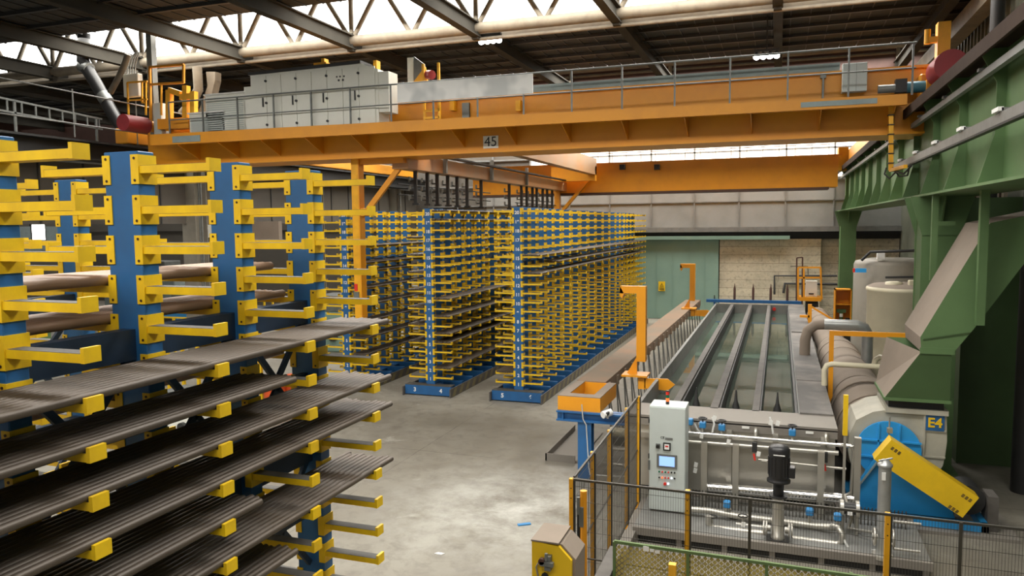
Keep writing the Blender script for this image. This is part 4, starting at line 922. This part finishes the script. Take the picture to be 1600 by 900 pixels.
yA, yB = 13.75, 15.4
n = len(prof)
vs = [(x, yA, z) for x, z in prof]+[(x, yB, z) for x, z in prof]
sd.m('green').add(vs, [tuple(range(n)), tuple(range(2*n-1, n-1, -1))])
for i in range(n):
    j = (i+1) % n; sd.m('taupe' if i in (5, 6, 7) else 'green').add([vs[i], vs[i+n], vs[j+n], vs[j]], [(0, 1, 2, 3)])
sd.m('green_dark').bar((2.24, 13.74, 3.07), (2.9, 13.74, 3.2), .012, .02)
put(sd, 'slanted_run', t, label='slanted square run with a dust-brown top')
mb('green').box(2.93, 3.05, 13.5, 13.62, 3.35, 5.46).build('duct_hanger', label='slim green upright in front of the slanted duct', category='hanger')
mb('green').box(2.62, 2.72, 15.6, 15.7, 3.9, 5.46).box(2.72, 3.0, 15.6, 15.7, 4.9, 4.98).build('duct_hanger', label='slim green upright with cross arm between the green column and the slanted duct', category='hanger')
# long fat duct along the tank
t = thing('air_duct', 'fat grey-beige ribbed round duct running along the right of the tank to the fan', 'duct', (1.75, 22, 1))
dd = mb('taupe').cyl((1.80, 15.1, 1.02), (1.78, 17.2, 1.04), .72, .70, n=32).cyl((1.78, 17.2, 1.04), (1.72, 17.8, 1.1), .70, .56, n=32).cyl((1.72, 17.8, 1.1), (1.62, 23.5, 1.15), .56, .53, n=32).cyl((1.62, 23.5, 1.15), (1.58, 24.2, 1.18), .53, .42, n=32).cyl((1.58, 24.2, 1.18), (1.45, 31.8, 1.25), .42, .40, n=32)
put(dd, 'shell', t)
for (yy, r_) in ((15.4, .72), (16.6, .715), (17.9, .57), (19.0, .565), (20.3, .56), (21.6, .555), (22.8, .55), (24.3, .43), (25.8, .425), (27.5, .42), (29.3, .415), (31, .41)):
    xx = 1.8-.35*(yy-14.6)/17.2; zz = 1.02+.23*(yy-14.6)/17.2
    put(mb('deck').m('taupe').torus((xx, yy, zz), r_, .018, 'y', 32, 6), 'rib', t)
for yy in (17.5, 20.5, 23.6, 27): put(mb('greysteel').m('edge').box(1.2, 2.2, yy-.05, yy+.05, 0, .55), 'saddle', t)
put(mb('taupe').cyl((.95, 19.4, 1.15), (1.5, 19.4, 1.15), .3, n=20), 'branch', t)
t = thing('vent_pipe', 'silver insulated pipe curving over the ribbed duct from the tank cover', 'pipe', (1.4, 20, 1.6))
put(mb('taupe').tube([(.66, 20.4, 1.63), (.66, 20.4, 2.0), (.72, 20.4, 2.25), (.9, 20.4, 2.4), (1.1, 20.4, 2.42)], .13, 14), 'bend', t)
put(mb('sheet').tube([(1.1, 20.4, 2.42), (1.85, 20.4, 2.42), (2.02, 20.4, 2.36), (2.1, 20.4, 2.2), (2.1, 20.4, .9)], .135, 16), 'lagging', t)
t = thing('plastic_pipe', 'cream plastic pipe bent down beside the orange bracket', 'pipe', (1.6, 16.2, 1.8))
put(mb('cream').tube([at(1288, 602, y=16.2), at(1288, 578, y=16.2), at(1292, 571, y=16.2), at(1300, 569, y=16.2), at(1390, 574, y=16.2), at(1397, 580, y=16.2), at(1396, 592, y=16.2)], .055, 12).cyl(at(1380, 571.5, y=16.2), at(1390, 575.5, y=16.2), .07), 'pipe', t)
mb('cream').tube([at(1366, 570, y=18.0), at(1368, 562, y=18.0), at(1375, 558, y=18.0), at(1402, 565, y=17.6)], .06, 12).build('plastic_pipe', label='short cream plastic pipe at the foot of the cream tank', category='pipe')
t = thing('duct_bracket', 'orange L-shaped bracket frame over the ribbed duct', 'bracket', (1.6, 17.4, 0))
a0, a1 = at(1296, 520, y=17.4), at(1418, 525, y=17.4)
put(mb('orange').box(a0.x, 2.62, 17.35, 17.45, a0.z-.05, a0.z+.05), 'arm', t)
put(mb('orange').box(a0.x, a0.x+.09, 17.35, 17.45, .0, a0.z-.05), 'post', t)
t = thing('duct_bracket', 'small orange bracket at the far end of the ribbed duct', 'bracket', (.9, 27, 0))
a0 = at(1265, 480, y=27)
put(mb('orange').box(a0.x-.05, a0.x+.07, 26.95, 27.05, 0, a0.z+.1).box(a0.x-.3, a0.x, 26.95, 27.05, a0.z-.35, a0.z-.27).bar((a0.x, 27, a0.z+.05), (a0.x+.9, 27, a0.z-.5), .06), 'post', t)

# ------------------------------------------------------------------ storage tanks
t = thing('storage_tank', 'cream plastic cylindrical tank with flat lid, in front of the grey one', 'tank', (2.9, 20.6, 0))
put(mb('cream').lathe((3.1, 21.5, 0), [(.93, 0), (.93, 3.2), (.96, 3.22), (.96, 3.28), (.93, 3.32)], 40), 'shell', t)
put(mb('taupe').lathe((3.1, 21.5, 3.32), [(.93, 0), (.8, .06), (0.02, .12)], 40), 'lid', t)
put(mb('cream').lathe((2.75, 21.2, 3.36), [(.2, 0), (.2, .09), (.1, .11)], 20).box(3.05, 3.32, 20.9, 21.1, 3.34, 3.52, .02).m('darksteel').bar((2.6, 21.6, 3.54), (3.7, 21.5, 3.58), .06), 'fitting', t)
put(mb('darksteel').m('edge').lathe((2.85, 20.58, 1.2), [(.33, 0), (.33, .05)], 24, 'y'), 'manhole', t)
t = thing('storage_tank', 'grey-beige cylindrical tank standing behind the cream one', 'tank', (3.2, 25, 0))
put(mb('greytank').lathe((3.2, 25.2, 0), [(1.05, 0), (1.05, 3.7), (1.0, 3.8), (.6, 3.88), (.1, 3.9)], 40), 'shell', t)
p = at(1346, 424, y=23.75); put(mb('tag').m('sky_blue').box(p.x-.13, p.x+.17, 24.17, 24.22, p.z-.06, p.z+.06).m('redbright').box(p.x-.19, p.x-.13, 24.17, 24.22, p.z-.06, p.z+.06), 'label_plate', t)
put(mb('darksteel').tube([(2.3, 24.4, 3.85), (2.5, 24.2, 4.1), (3.6, 24.0, 4.15), (3.9, 24.0, 4.1)], .04, 8).m('white').box(2.7, 2.9, 24.3, 24.5, 3.88, 4.1), 'fitting', t)
# orange valve cabinet
t = thing('valve_cabinet', 'open orange steel cabinet holding a green valve, at foot of the far green column', 'cabinet', (2.3, 31, 0))
a0, a1 = at(1303, 507, y=31), at(1331, 452, y=31)
put(mb('orange').box(a0.x, a0.x+.04, 30.9, 31.5, a0.z, a1.z).box(a1.x-.04, a1.x, 30.9, 31.5, a0.z, a1.z).box(a0.x, a1.x, 31.46, 31.5, a0.z, a1.z).box(a0.x, a1.x, 30.9, 31.5, a1.z-.04, a1.z).box(a0.x, a1.x, 30.9, 31.5, a0.z, a0.z+.04).box(a0.x, a1.x, 30.95, 31.46, (a0.z+a1.z)/2+.08, (a0.z+a1.z)/2+.12), 'case', t)
put(mb('darksteel').box(a0.x, a1.x, 31.0, 31.4, 0, a0.z), 'stand', t)
xc = (a0.x+a1.x)/2; put(mb('green_dark').cyl((xc-.05, 31.1, a0.z+.15), (xc-.05, 31.1, a0.z+.5), .07).box(xc-.2, xc+.12, 31.05, 31.2, a0.z+.45, a0.z+.58).m('white').cyl((xc-.05, 31.05, a0.z+.3), (xc-.05, 31.05, a0.z+.42), .06).m('darksteel').box(xc+.1, xc+.25, 31.0, 31.2, a0.z+.1, a0.z+.25), 'valve', t)
# orange access platform
t = thing('access_platform', 'orange railed access platform with rust-brown ladder rails against the concrete wall', 'platform', (1.2, 33.5, 0))
Y0 = 33.6
A = lambda x, y: at(x, y, y=Y0)
fr = mb('orange')
for q in (((1247, 468), (1247, 418)), ((1284, 468), (1282, 418)), ((1247, 418), (1283, 418)), ((1247, 434), (1283, 434)), ((1256, 466), (1256, 420))): fr.bar(A(*q[0]), A(*q[1]), .07)
fr.box(A(1247, 466).x, A(1283, 466).x, Y0-.05, Y0+.9, A(1250, 470).z, A(1250, 464).z)
put(fr, 'railing', t)
put(mb('rust').bar(Vector((A(1245, 470).x, Y0, 0.)), A(1245, 403), .06).bar(Vector((A(1254, 470).x, Y0, 0.)), A(1254, 402), .06).bar(A(1245, 403), A(1254, 402), .05), 'ladder_rail', t, label='rust-brown ladder rails')
put(mb('darksteel').box(A(1259, 470).x, A(1279, 470).x, Y0+.1, Y0+.7, 0, A(1259, 473).z), 'base', t)
put(mb('offwhite').box(A(1259, 466).x, A(1277, 466).x, Y0+.3, Y0+.7, A(1259, 464).z, A(1259, 440).z).m('black').box(A(1264, 460).x, A(1272, 460).x, Y0+.28, Y0+.3, A(1264, 461).z, A(1264, 459).z), 'box', t)
mb('darksteel').tube([at(1210, 460, y=39.7), at(1210, 431, y=39.7), at(1308, 431, y=39.7)], .05, 8).tube([at(1224, 458, y=39.7), at(1226, 443, y=39.7), at(1308, 444, y=39.7)], .06, 8).tube([at(1235, 416, y=39.75), at(1262, 416, y=39.75), at(1263, 432, y=39.75)], .02, 6).build('wall_pipes', label='thin dark pipes fixed on the far concrete wall', category='pipes')
# warning sign
t = thing('warning_sign', 'small yellow warning sign on the teal sliding door', 'sign', tuple(at(1034, 447, y=39.68)))
p = at(1034, 447, y=39.68)
put(mb('yellow_guard').box(p.x-.17, p.x+.17, 39.67, 39.7, p.z-.26, p.z+.24), 'board', t)
put(mb('black').prism([(p.x-.1, p.z-.02), (p.x+.1, p.z-.02), (p.x, p.z+.16)], 'y', 39.66, 39.67).m('yellow_guard').prism([(p.x-.065, p.z+.0), (p.x+.065, p.z+.0), (p.x, p.z+.12)], 'y', 39.655, 39.66).m('black').box(p.x-.012, p.x+.012, 39.65, 39.655, p.z+.02, p.z+.085).box(p.x-.12, p.x+.12, 39.66, 39.67, p.z-.12, p.z-.09).box(p.x-.12, p.x+.12, 39.66, 39.67, p.z-.2, p.z-.17), 'symbol', t)

# ------------------------------------------------------------------ safety fence
def fence(a, b_, zt, label, nposts, keys, zb=.12, pitch=.028, rail_end=True):
    a, b_ = Vector(a), Vector(b_); t = thing('safety_fence', label, 'fence', (a.x, a.y, 0)); d = (b_-a); ln = d.length; d.normalize()
    wm = mb('wire'); k = 0
    nw = int(ln/pitch)
    sd_ = Vector((-d.y, d.x, 0))
    for i in range(nw):
        p = a+d*(i*pitch)
        wm.add([p+Vector((0, 0, zb))-d*.0015, p+Vector((0, 0, zb))+d*.0015, p+Vector((0, 0, zt))+d*.0015, p+Vector((0, 0, zt))-d*.0015,
                p+Vector((0, 0, zb))-d*.0015+sd_*.003, p+Vector((0, 0, zb))+d*.0015+sd_*.003, p+Vector((0, 0, zt))+d*.0015+sd_*.003, p+Vector((0, 0, zt))-d*.0015+sd_*.003],
               [(0, 1, 2, 3), (7, 6, 5, 4), (1, 5, 6, 2), (4, 0, 3, 7)])
    nz = int((zt-zb)/.18)
    for i in range(nz+1): wm.bar(a+Vector((0, 0, zb+i*.18)), b_+Vector((0, 0, zb+i*.18)), .004)
    put(wm, 'mesh_panel', t)
    put(mb('wire').bar(a+Vector((0, 0, zt)), b_+Vector((0, 0, zt)), .025).bar(a+Vector((0, 0, zb)), b_+Vector((0, 0, zb)), .025).bar(a+Vector((0, 0, (zt+zb)/2)), b_+Vector((0, 0, (zt+zb)/2)), .015), 'frame', t)
    for q, key in zip(nposts, keys):
        p = Vector(q); w = .035 if key != 'wire' else .022
        pm = mb(key).box(p.x-w, p.x+w*.4, p.y-w*.8, p.y+w*.8, 0, zt+.01)
        if key != 'wire': pm.m('darksteel').box(p.x+w*.4, p.x+w*.9, p.y-w*.7, p.y+w*.7, 0.02, zt).m('bolt').cyl((p.x-.01, p.y-w*.85, zt-.1), (p.x-.01, p.y-w*.75, zt-.1), .008, n=6).cyl((p.x-.01, p.y-w*.85, zt-.22), (p.x-.01, p.y-w*.75, zt-.22), .008, n=6).m(key).box(p.x-w*1.6, p.x+w*1.6, p.y-w*1.6, p.y+w*1.6, 0, .012)
        put(pm, 'post', t)
    return t
fence((-2.25, 8.42, 0), (4.2, 8.32, 0), 2.0, 'dark wire mesh fence with yellow posts across the bottom right', [(-2.25, 8.42), (-.91, 8.44), (-.243, 8.4), (1.112, 8.386), (1.76, 8.345), (3.1, 8.33)], ['amber', 'amber', 'wire', 'amber', 'wire', 'amber'])
fence((-2.25, 8.5, 0), (-2.27, 12.95, 0), 2.0, 'dark wire mesh fence running away beside the control cabinet', [(-2.26, 9.52), (-2.27, 10.62), (-2.28, 12.0), (-2.25, 12.9)], ['amber', 'amber', 'amber', 'amber'])
mb('deck').box(-2.2, -2.05, 8.6, 13, 0, .18).build('kerb', label='low pale kerb at the foot of the side fence', category='kerb')
mb('edge').box(-1.75, -1.6, 7.1, 8.2, 0, 1.35).build('edge_beam', label='grey-brown beam end between the orange post and the green guard', category='beam')
# orange pole with lock
t = thing('gate_post', 'round orange gate post with a grey latch, in front of the fence corner', 'post', (-2.06, 8.2, 0))
put(mb('amber').m('orange').cyl((-2.06, 8.2, 0), (-2.06, 8.2, 1.96), .04, n=16), 'pole', t)
put(mb('black').box(-2.13, -2.10, 8.18, 8.22, 0, 1.9).m('greysteel').box(-2.10, -2.05, 8.14, 8.16, 1.55, 1.78).box(-2.12, -2.09, 8.12, 8.16, 1.7, 1.9), 'latch', t)
# yellow machine at the bottom
t = thing('stop_unit', 'yellow steel housing with dusty brown top and small valve, at bottom centre', 'machine', (-1.9, 6.8, 0))
def Q(x, y): return at(x, y, y=6.6)
zt = Q(860, 856).z
l_, r_ = Q(831, 870).x, Q(893, 870).x
put(mb('yellow_guard').prism([(l_, 0), (r_, 0), (r_, zt-.10), (r_-.12, zt+.02), (l_, zt+.05)], 'y', 6.6, 6.64), 'front_plate', t)
put(mb('taupe').prism([(l_, 0), (r_, 0), (r_+.03, zt-.10), (r_-.10, zt+.03), (l_, zt+.055)], 'y', 6.64, 7.0).box(l_-.005, r_-.12, 6.59, 7.02, zt+.045, zt+.06), 'body', t)
p = Q(858, 877)
put(mb('greysteel').box(p.x-.03, p.x+.03, 6.54, 6.6, p.z-.07, p.z+.07).box(p.x-.07, p.x+.06, 6.52, 6.56, p.z-.02, p.z+.02).cyl((p.x-.01, 6.54, p.z+.03), (p.x-.01, 6.54, p.z+.1), .015).m('rust').cyl((p.x-.055, 6.52, p.z+.02), (p.x-.055, 6.56, p.z+.02), .03), 'valve', t)
put(mb('greytank').tube([(p.x-.05, 6.57, p.z-.03), (p.x-.1, 6.57, p.z-.02), (p.x-.12, 6.57, p.z-.06), (p.x-.1, 6.57, p.z-.15)], .008, 6).m('black').cyl((p.x-.04, 6.585, p.z-.15), (p.x-.04, 6.6, p.z-.15), .035), 'hose', t)
# green mesh guard
t = thing('mesh_guard', 'low green framed guard of yellowish perforated sheet at the bottom right', 'guard', (-.2, 7.6, 0))
g0, g1, g2 = at(960, 845, y=7.6), at(1200, 878, y=7.6), at(1312, 895, y=7.6)
zt = 1.67
gm = mb('mesh_green')
gm.bar((g0.x, 7.6, zt), (2.2, 7.56, zt-.03), .03)
for x in (g0.x, -.82, -.06, .7, 1.45, 2.2): gm.bar((x, 7.6, 1.05), (x, 7.6, zt), .03)
gm.bar((g0.x, 7.6, 1.05), (2.2, 7.56, 1.03), .03)
for x in (g0.x, 2.2): gm.bar((x, 7.6, 0), (x, 7.6, 1.05), .04)
put(gm, 'frame', t)
pm = mb('mesh_yellow')
nx, nz = 120, 20; W = 2.2-g0.x
for i in range(nx):
    for j in range(nz):
        if (i+j) % 2: continue
        x = g0.x+W*i/nx; z = 1.07+.57*j/nz; pm.add([(x+W/nx*1.2, 7.61, z), (x+W/nx*.5, 7.61, z+.57/nz*.9), (x-W/nx*.2, 7.61, z), (x+W/nx*.5, 7.61, z-.57/nz*.9), (x+W/nx*1.2, 7.613, z), (x+W/nx*.5, 7.613, z+.57/nz*.9), (x-W/nx*.2, 7.613, z), (x+W/nx*.5, 7.613, z-.57/nz*.9)], [(0, 1, 2, 3), (7, 6, 5, 4)])
put(pm, 'perforated_sheet', t)
p = at(1017, 859, y=7.58); 
put(mb('white').box(p.x-.08, p.x-.02, 7.575, 7.58, p.z-.02, p.z+.03).box(p.x-.01, p.x+.03, 7.575, 7.58, p.z-.02, p.z+.01).box(p.x+.04, p.x+.09, 7.575, 7.58, p.z-.03, p.z+.0), 'sticker', t)
mb('mesh_yellow').box(g0.x+.05, 2.1, 7.75, 8.1, .7, .95).m('brown').box(g0.x+.05, 2.1, 7.75, 8.1, .95, .97).box(-1.5, -1.4, 7.8, 8.05, 0, .7).box(2.0, 2.1, 7.8, 8.05, 0, .7).build('roller_bench', label='dusty yellow-brown bench behind the green perforated guard', category='bench')
q = at(1321, 650, y=12.9); mb('yellow_guard').box(q.x-.035, q.x+.035, 12.87, 12.93, at(1321, 680, y=12.9).z, at(1321, 617, y=12.9).z).m('stainless').box(q.x-.02, q.x+.02, 12.88, 12.92, .2, at(1321, 680, y=12.9).z).build('post', label='slim post with yellow upper half between the tank corner and the blue fan', category='post')
mb('amber').box(at(1051, 888, y=7.3).x-.035, at(1051, 888, y=7.3).x+.035, 7.25, 7.32, 0, 1.66).build('bollard', label='small orange post standing in front of the green guard', category='post')
# debris
p = at(819, 820, z=0); o = mb('actuator').box(-.11, .11, -.035, .035, 0, .02).build('offcut', label='small blue plastic offcut on the floor', category='scrap'); o.location = p; o.rotation_euler = (0, 0, R(35))
p = at(686, 866, z=0); o = mb('white').prism([(-.07, -.02), (.05, -.03), (.08, .03), (-.03, .035)], 'z', 0, .015).build('paper_scrap', label='small white scrap lying on the grey floor, left of centre', category='scrap'); o.location = p
for (px, py, c_) in ((648, 810, 0), (905, 640, 1)): pass

# ------------------------------------------------------------------ far left bay
def guard_fence(x0, x1, yy, h, label, cell=.9):
    t = thing('guard_fence', label, 'fence', (x0, yy, 0)); b_ = mb('yellow_guard')
    n = int((x1-x0)/cell)
    for k in range(n+1): put(mb('yellow_guard').box(x0+k*cell-.04, x0+k*cell+.04, yy-.04, yy+.04, 0, h), 'post', t)
    for z in (h, h*.55, .2): b_.box(x0, x0+n*cell, yy-.02, yy+.02, z-.03, z+.03)
    put(b_, 'rail', t)
guard_fence(-17.6, -13.6, 17.5, 2.2, 'yellow guard fence between the nearest rack and the far racks', .55)
guard_fence(-31, -21, 24, 1.4, 'long yellow guard fence in the left bay', .8)
guard_fence(-26, -20.5, 31, 1.8, 'yellow guard fence deep in the left bay, near the hopper', .5)
def machine(x, y, w, d, h, key, label, name='machine'):
    t = thing(name, label, 'machine', (x, y, 0))
    put(mb(key).box(x-w/2, x+w/2, y-d/2, y+d/2, 0, h*.7, .04), 'body', t)
    put(mb('greysteel').box(x-w*.3, x+w*.3, y-d*.3, y+d*.3, h*.7, h, .03), 'head', t)
    put(mb('darksteel').box(x-w*.4, x-w*.1, y-d/2-.05, y-d/2, h*.2, h*.5).cyl((x+w*.2, y-d/2-.1, h*.3), (x+w*.2, y-d/2, h*.3), h*.1), 'hatch', t)
machine(-23, 13, 3, 2, 2.0, 'actuator', 'blue machine seen through the nearest rack, left part')
machine(-28, 20, 4, 2, 2.6, 'green', 'green machine seen through the nearest rack, upper left')
machine(-24.5, 27, 3, 2, 2.2, 'actuator', 'blue machine beyond the left runway columns')
machine(-33, 33, 5, 2, 3.2, 'bluegrey', 'pale blue-grey machine far in the left bay')
machine(-17.2, 27, 2.4, 2.4, 2.2, 'teal', 'teal machine behind the orange mast')
machine(-16.2, 34, 2.6, 2, 3.0, 'cladding', 'grey machine deep behind the leftmost far rack')
machine(-13.5, 14.5, 1.6, 1.2, 1.1, 'offwhite', 'off-white machine low behind the nearest rack')
machine(-17.5, 12.0, 1.8, 1.2, 1.3, 'actuator', 'small blue machine low behind the nearest rack')
t = thing('hopper', 'pale trapezoid hopper on thin legs in the left bay', 'hopper', (-31, 31.5, 0))
p = at(312, 362, y=31.5)
put(mb('offwhite').prism([(p.x-.75, p.z-.3), (p.x+.4, p.z-.3), (p.x+.75, p.z+.35), (p.x-.75, p.z+.35)], 'y', 31.2, 32.2), 'body', t)
for dx in (-.6, -.2, .2): put(mb('greysteel').cyl((p.x+dx, 31.4, 0), (p.x+dx, 31.4, p.z-.3), .04), 'leg', t)
mb('taupe').box(at(390, 370, y=24).x, at(436, 370, y=24).x, 24, 24.2, at(410, 376, y=24).z, at(410, 346, y=24).z).build('wall_panel', label='plain brown-grey hanging panel seen between the nearest rack posts', category='panel')
for k, (px, py) in enumerate(((428, 583), (440, 590))):
    p = at(px, py, y=17.0)
    t = thing('bin', ['orange-red plastic bin behind the nearest rack, left of two', 'orange-red plastic bin behind the nearest rack, right of two'][k], 'bin', (p.x, 17+.5*k, 0))
    put(mb('orangered').lathe((p.x, 17+.5*k, 0), [(.26, 0), (.3, .75), (.33, .8)], 20), 'tub', t)
    put(mb('orangered').lathe((p.x, 17+.5*k, .8), [(.33, 0), (.25, .1), (.05, .14)], 20), 'lid', t)
# round window of light far left
p = at(60, 363, x=XL+.05)
o = mb('darksteel').box(XL, XL+.06, p.y-.55, p.y+.55, p.z-.6, p.z+.6).build('window_8', kind='structure')
put(mb('glow').box(XL+.06, XL+.08, p.y-.45, p.y+.45, p.z-.5, p.z+.5), 'pane', o)
o = mb('cladding').m('bluegrey').box(XL, XL+.05, 18, 39, 3.6, 5.2).build('window_9', kind='structure')

# ------------------------------------------------------------------ light
W = bpy.data.worlds.new('world'); S.world = W; W.use_nodes = True
bg = W.node_tree.nodes['Background']; bg.inputs['Color'].default_value = (.97, .97, .95, 1); bg.inputs['Strength'].default_value = .35
def area(name, loc, sx, sy, power, rot=(0, 0, 0), col=(1, .96, .89)):
    l = bpy.data.lights.new(name, 'AREA'); l.shape = 'RECTANGLE'; l.size = sx; l.size_y = sy; l.energy = power; l.color = col
    o = bpy.data.objects.new(name, l); COL.objects.link(o); o.location = loc; o.rotation_euler = rot; return o
for (y0, y1), pw in zip(strips, (2600, 3800, 2800, 3600)):      # daylight through the four roof openings
    area('skylight_daylight', (-9, (y0+y1)/2, ZC+.15), 28, 2.8, pw)
area('skylight_daylight', (-9, 38, ZC+.12), 28, 2.4, 2600)  # lamp of the added rooflight, lights up the far wall
area('left_bay_area', (-34, 20, ZC-.3), 16, 30, 500)  # broad area lamp hung below the left bay ceiling
S.view_settings.view_transform = 'Standard'; S.view_settings.look = 'None'; S.view_settings.gamma = 1; S.view_settings.use_curve_mapping = False
S.view_settings.exposure = 0.0
print('pipes', total[0])
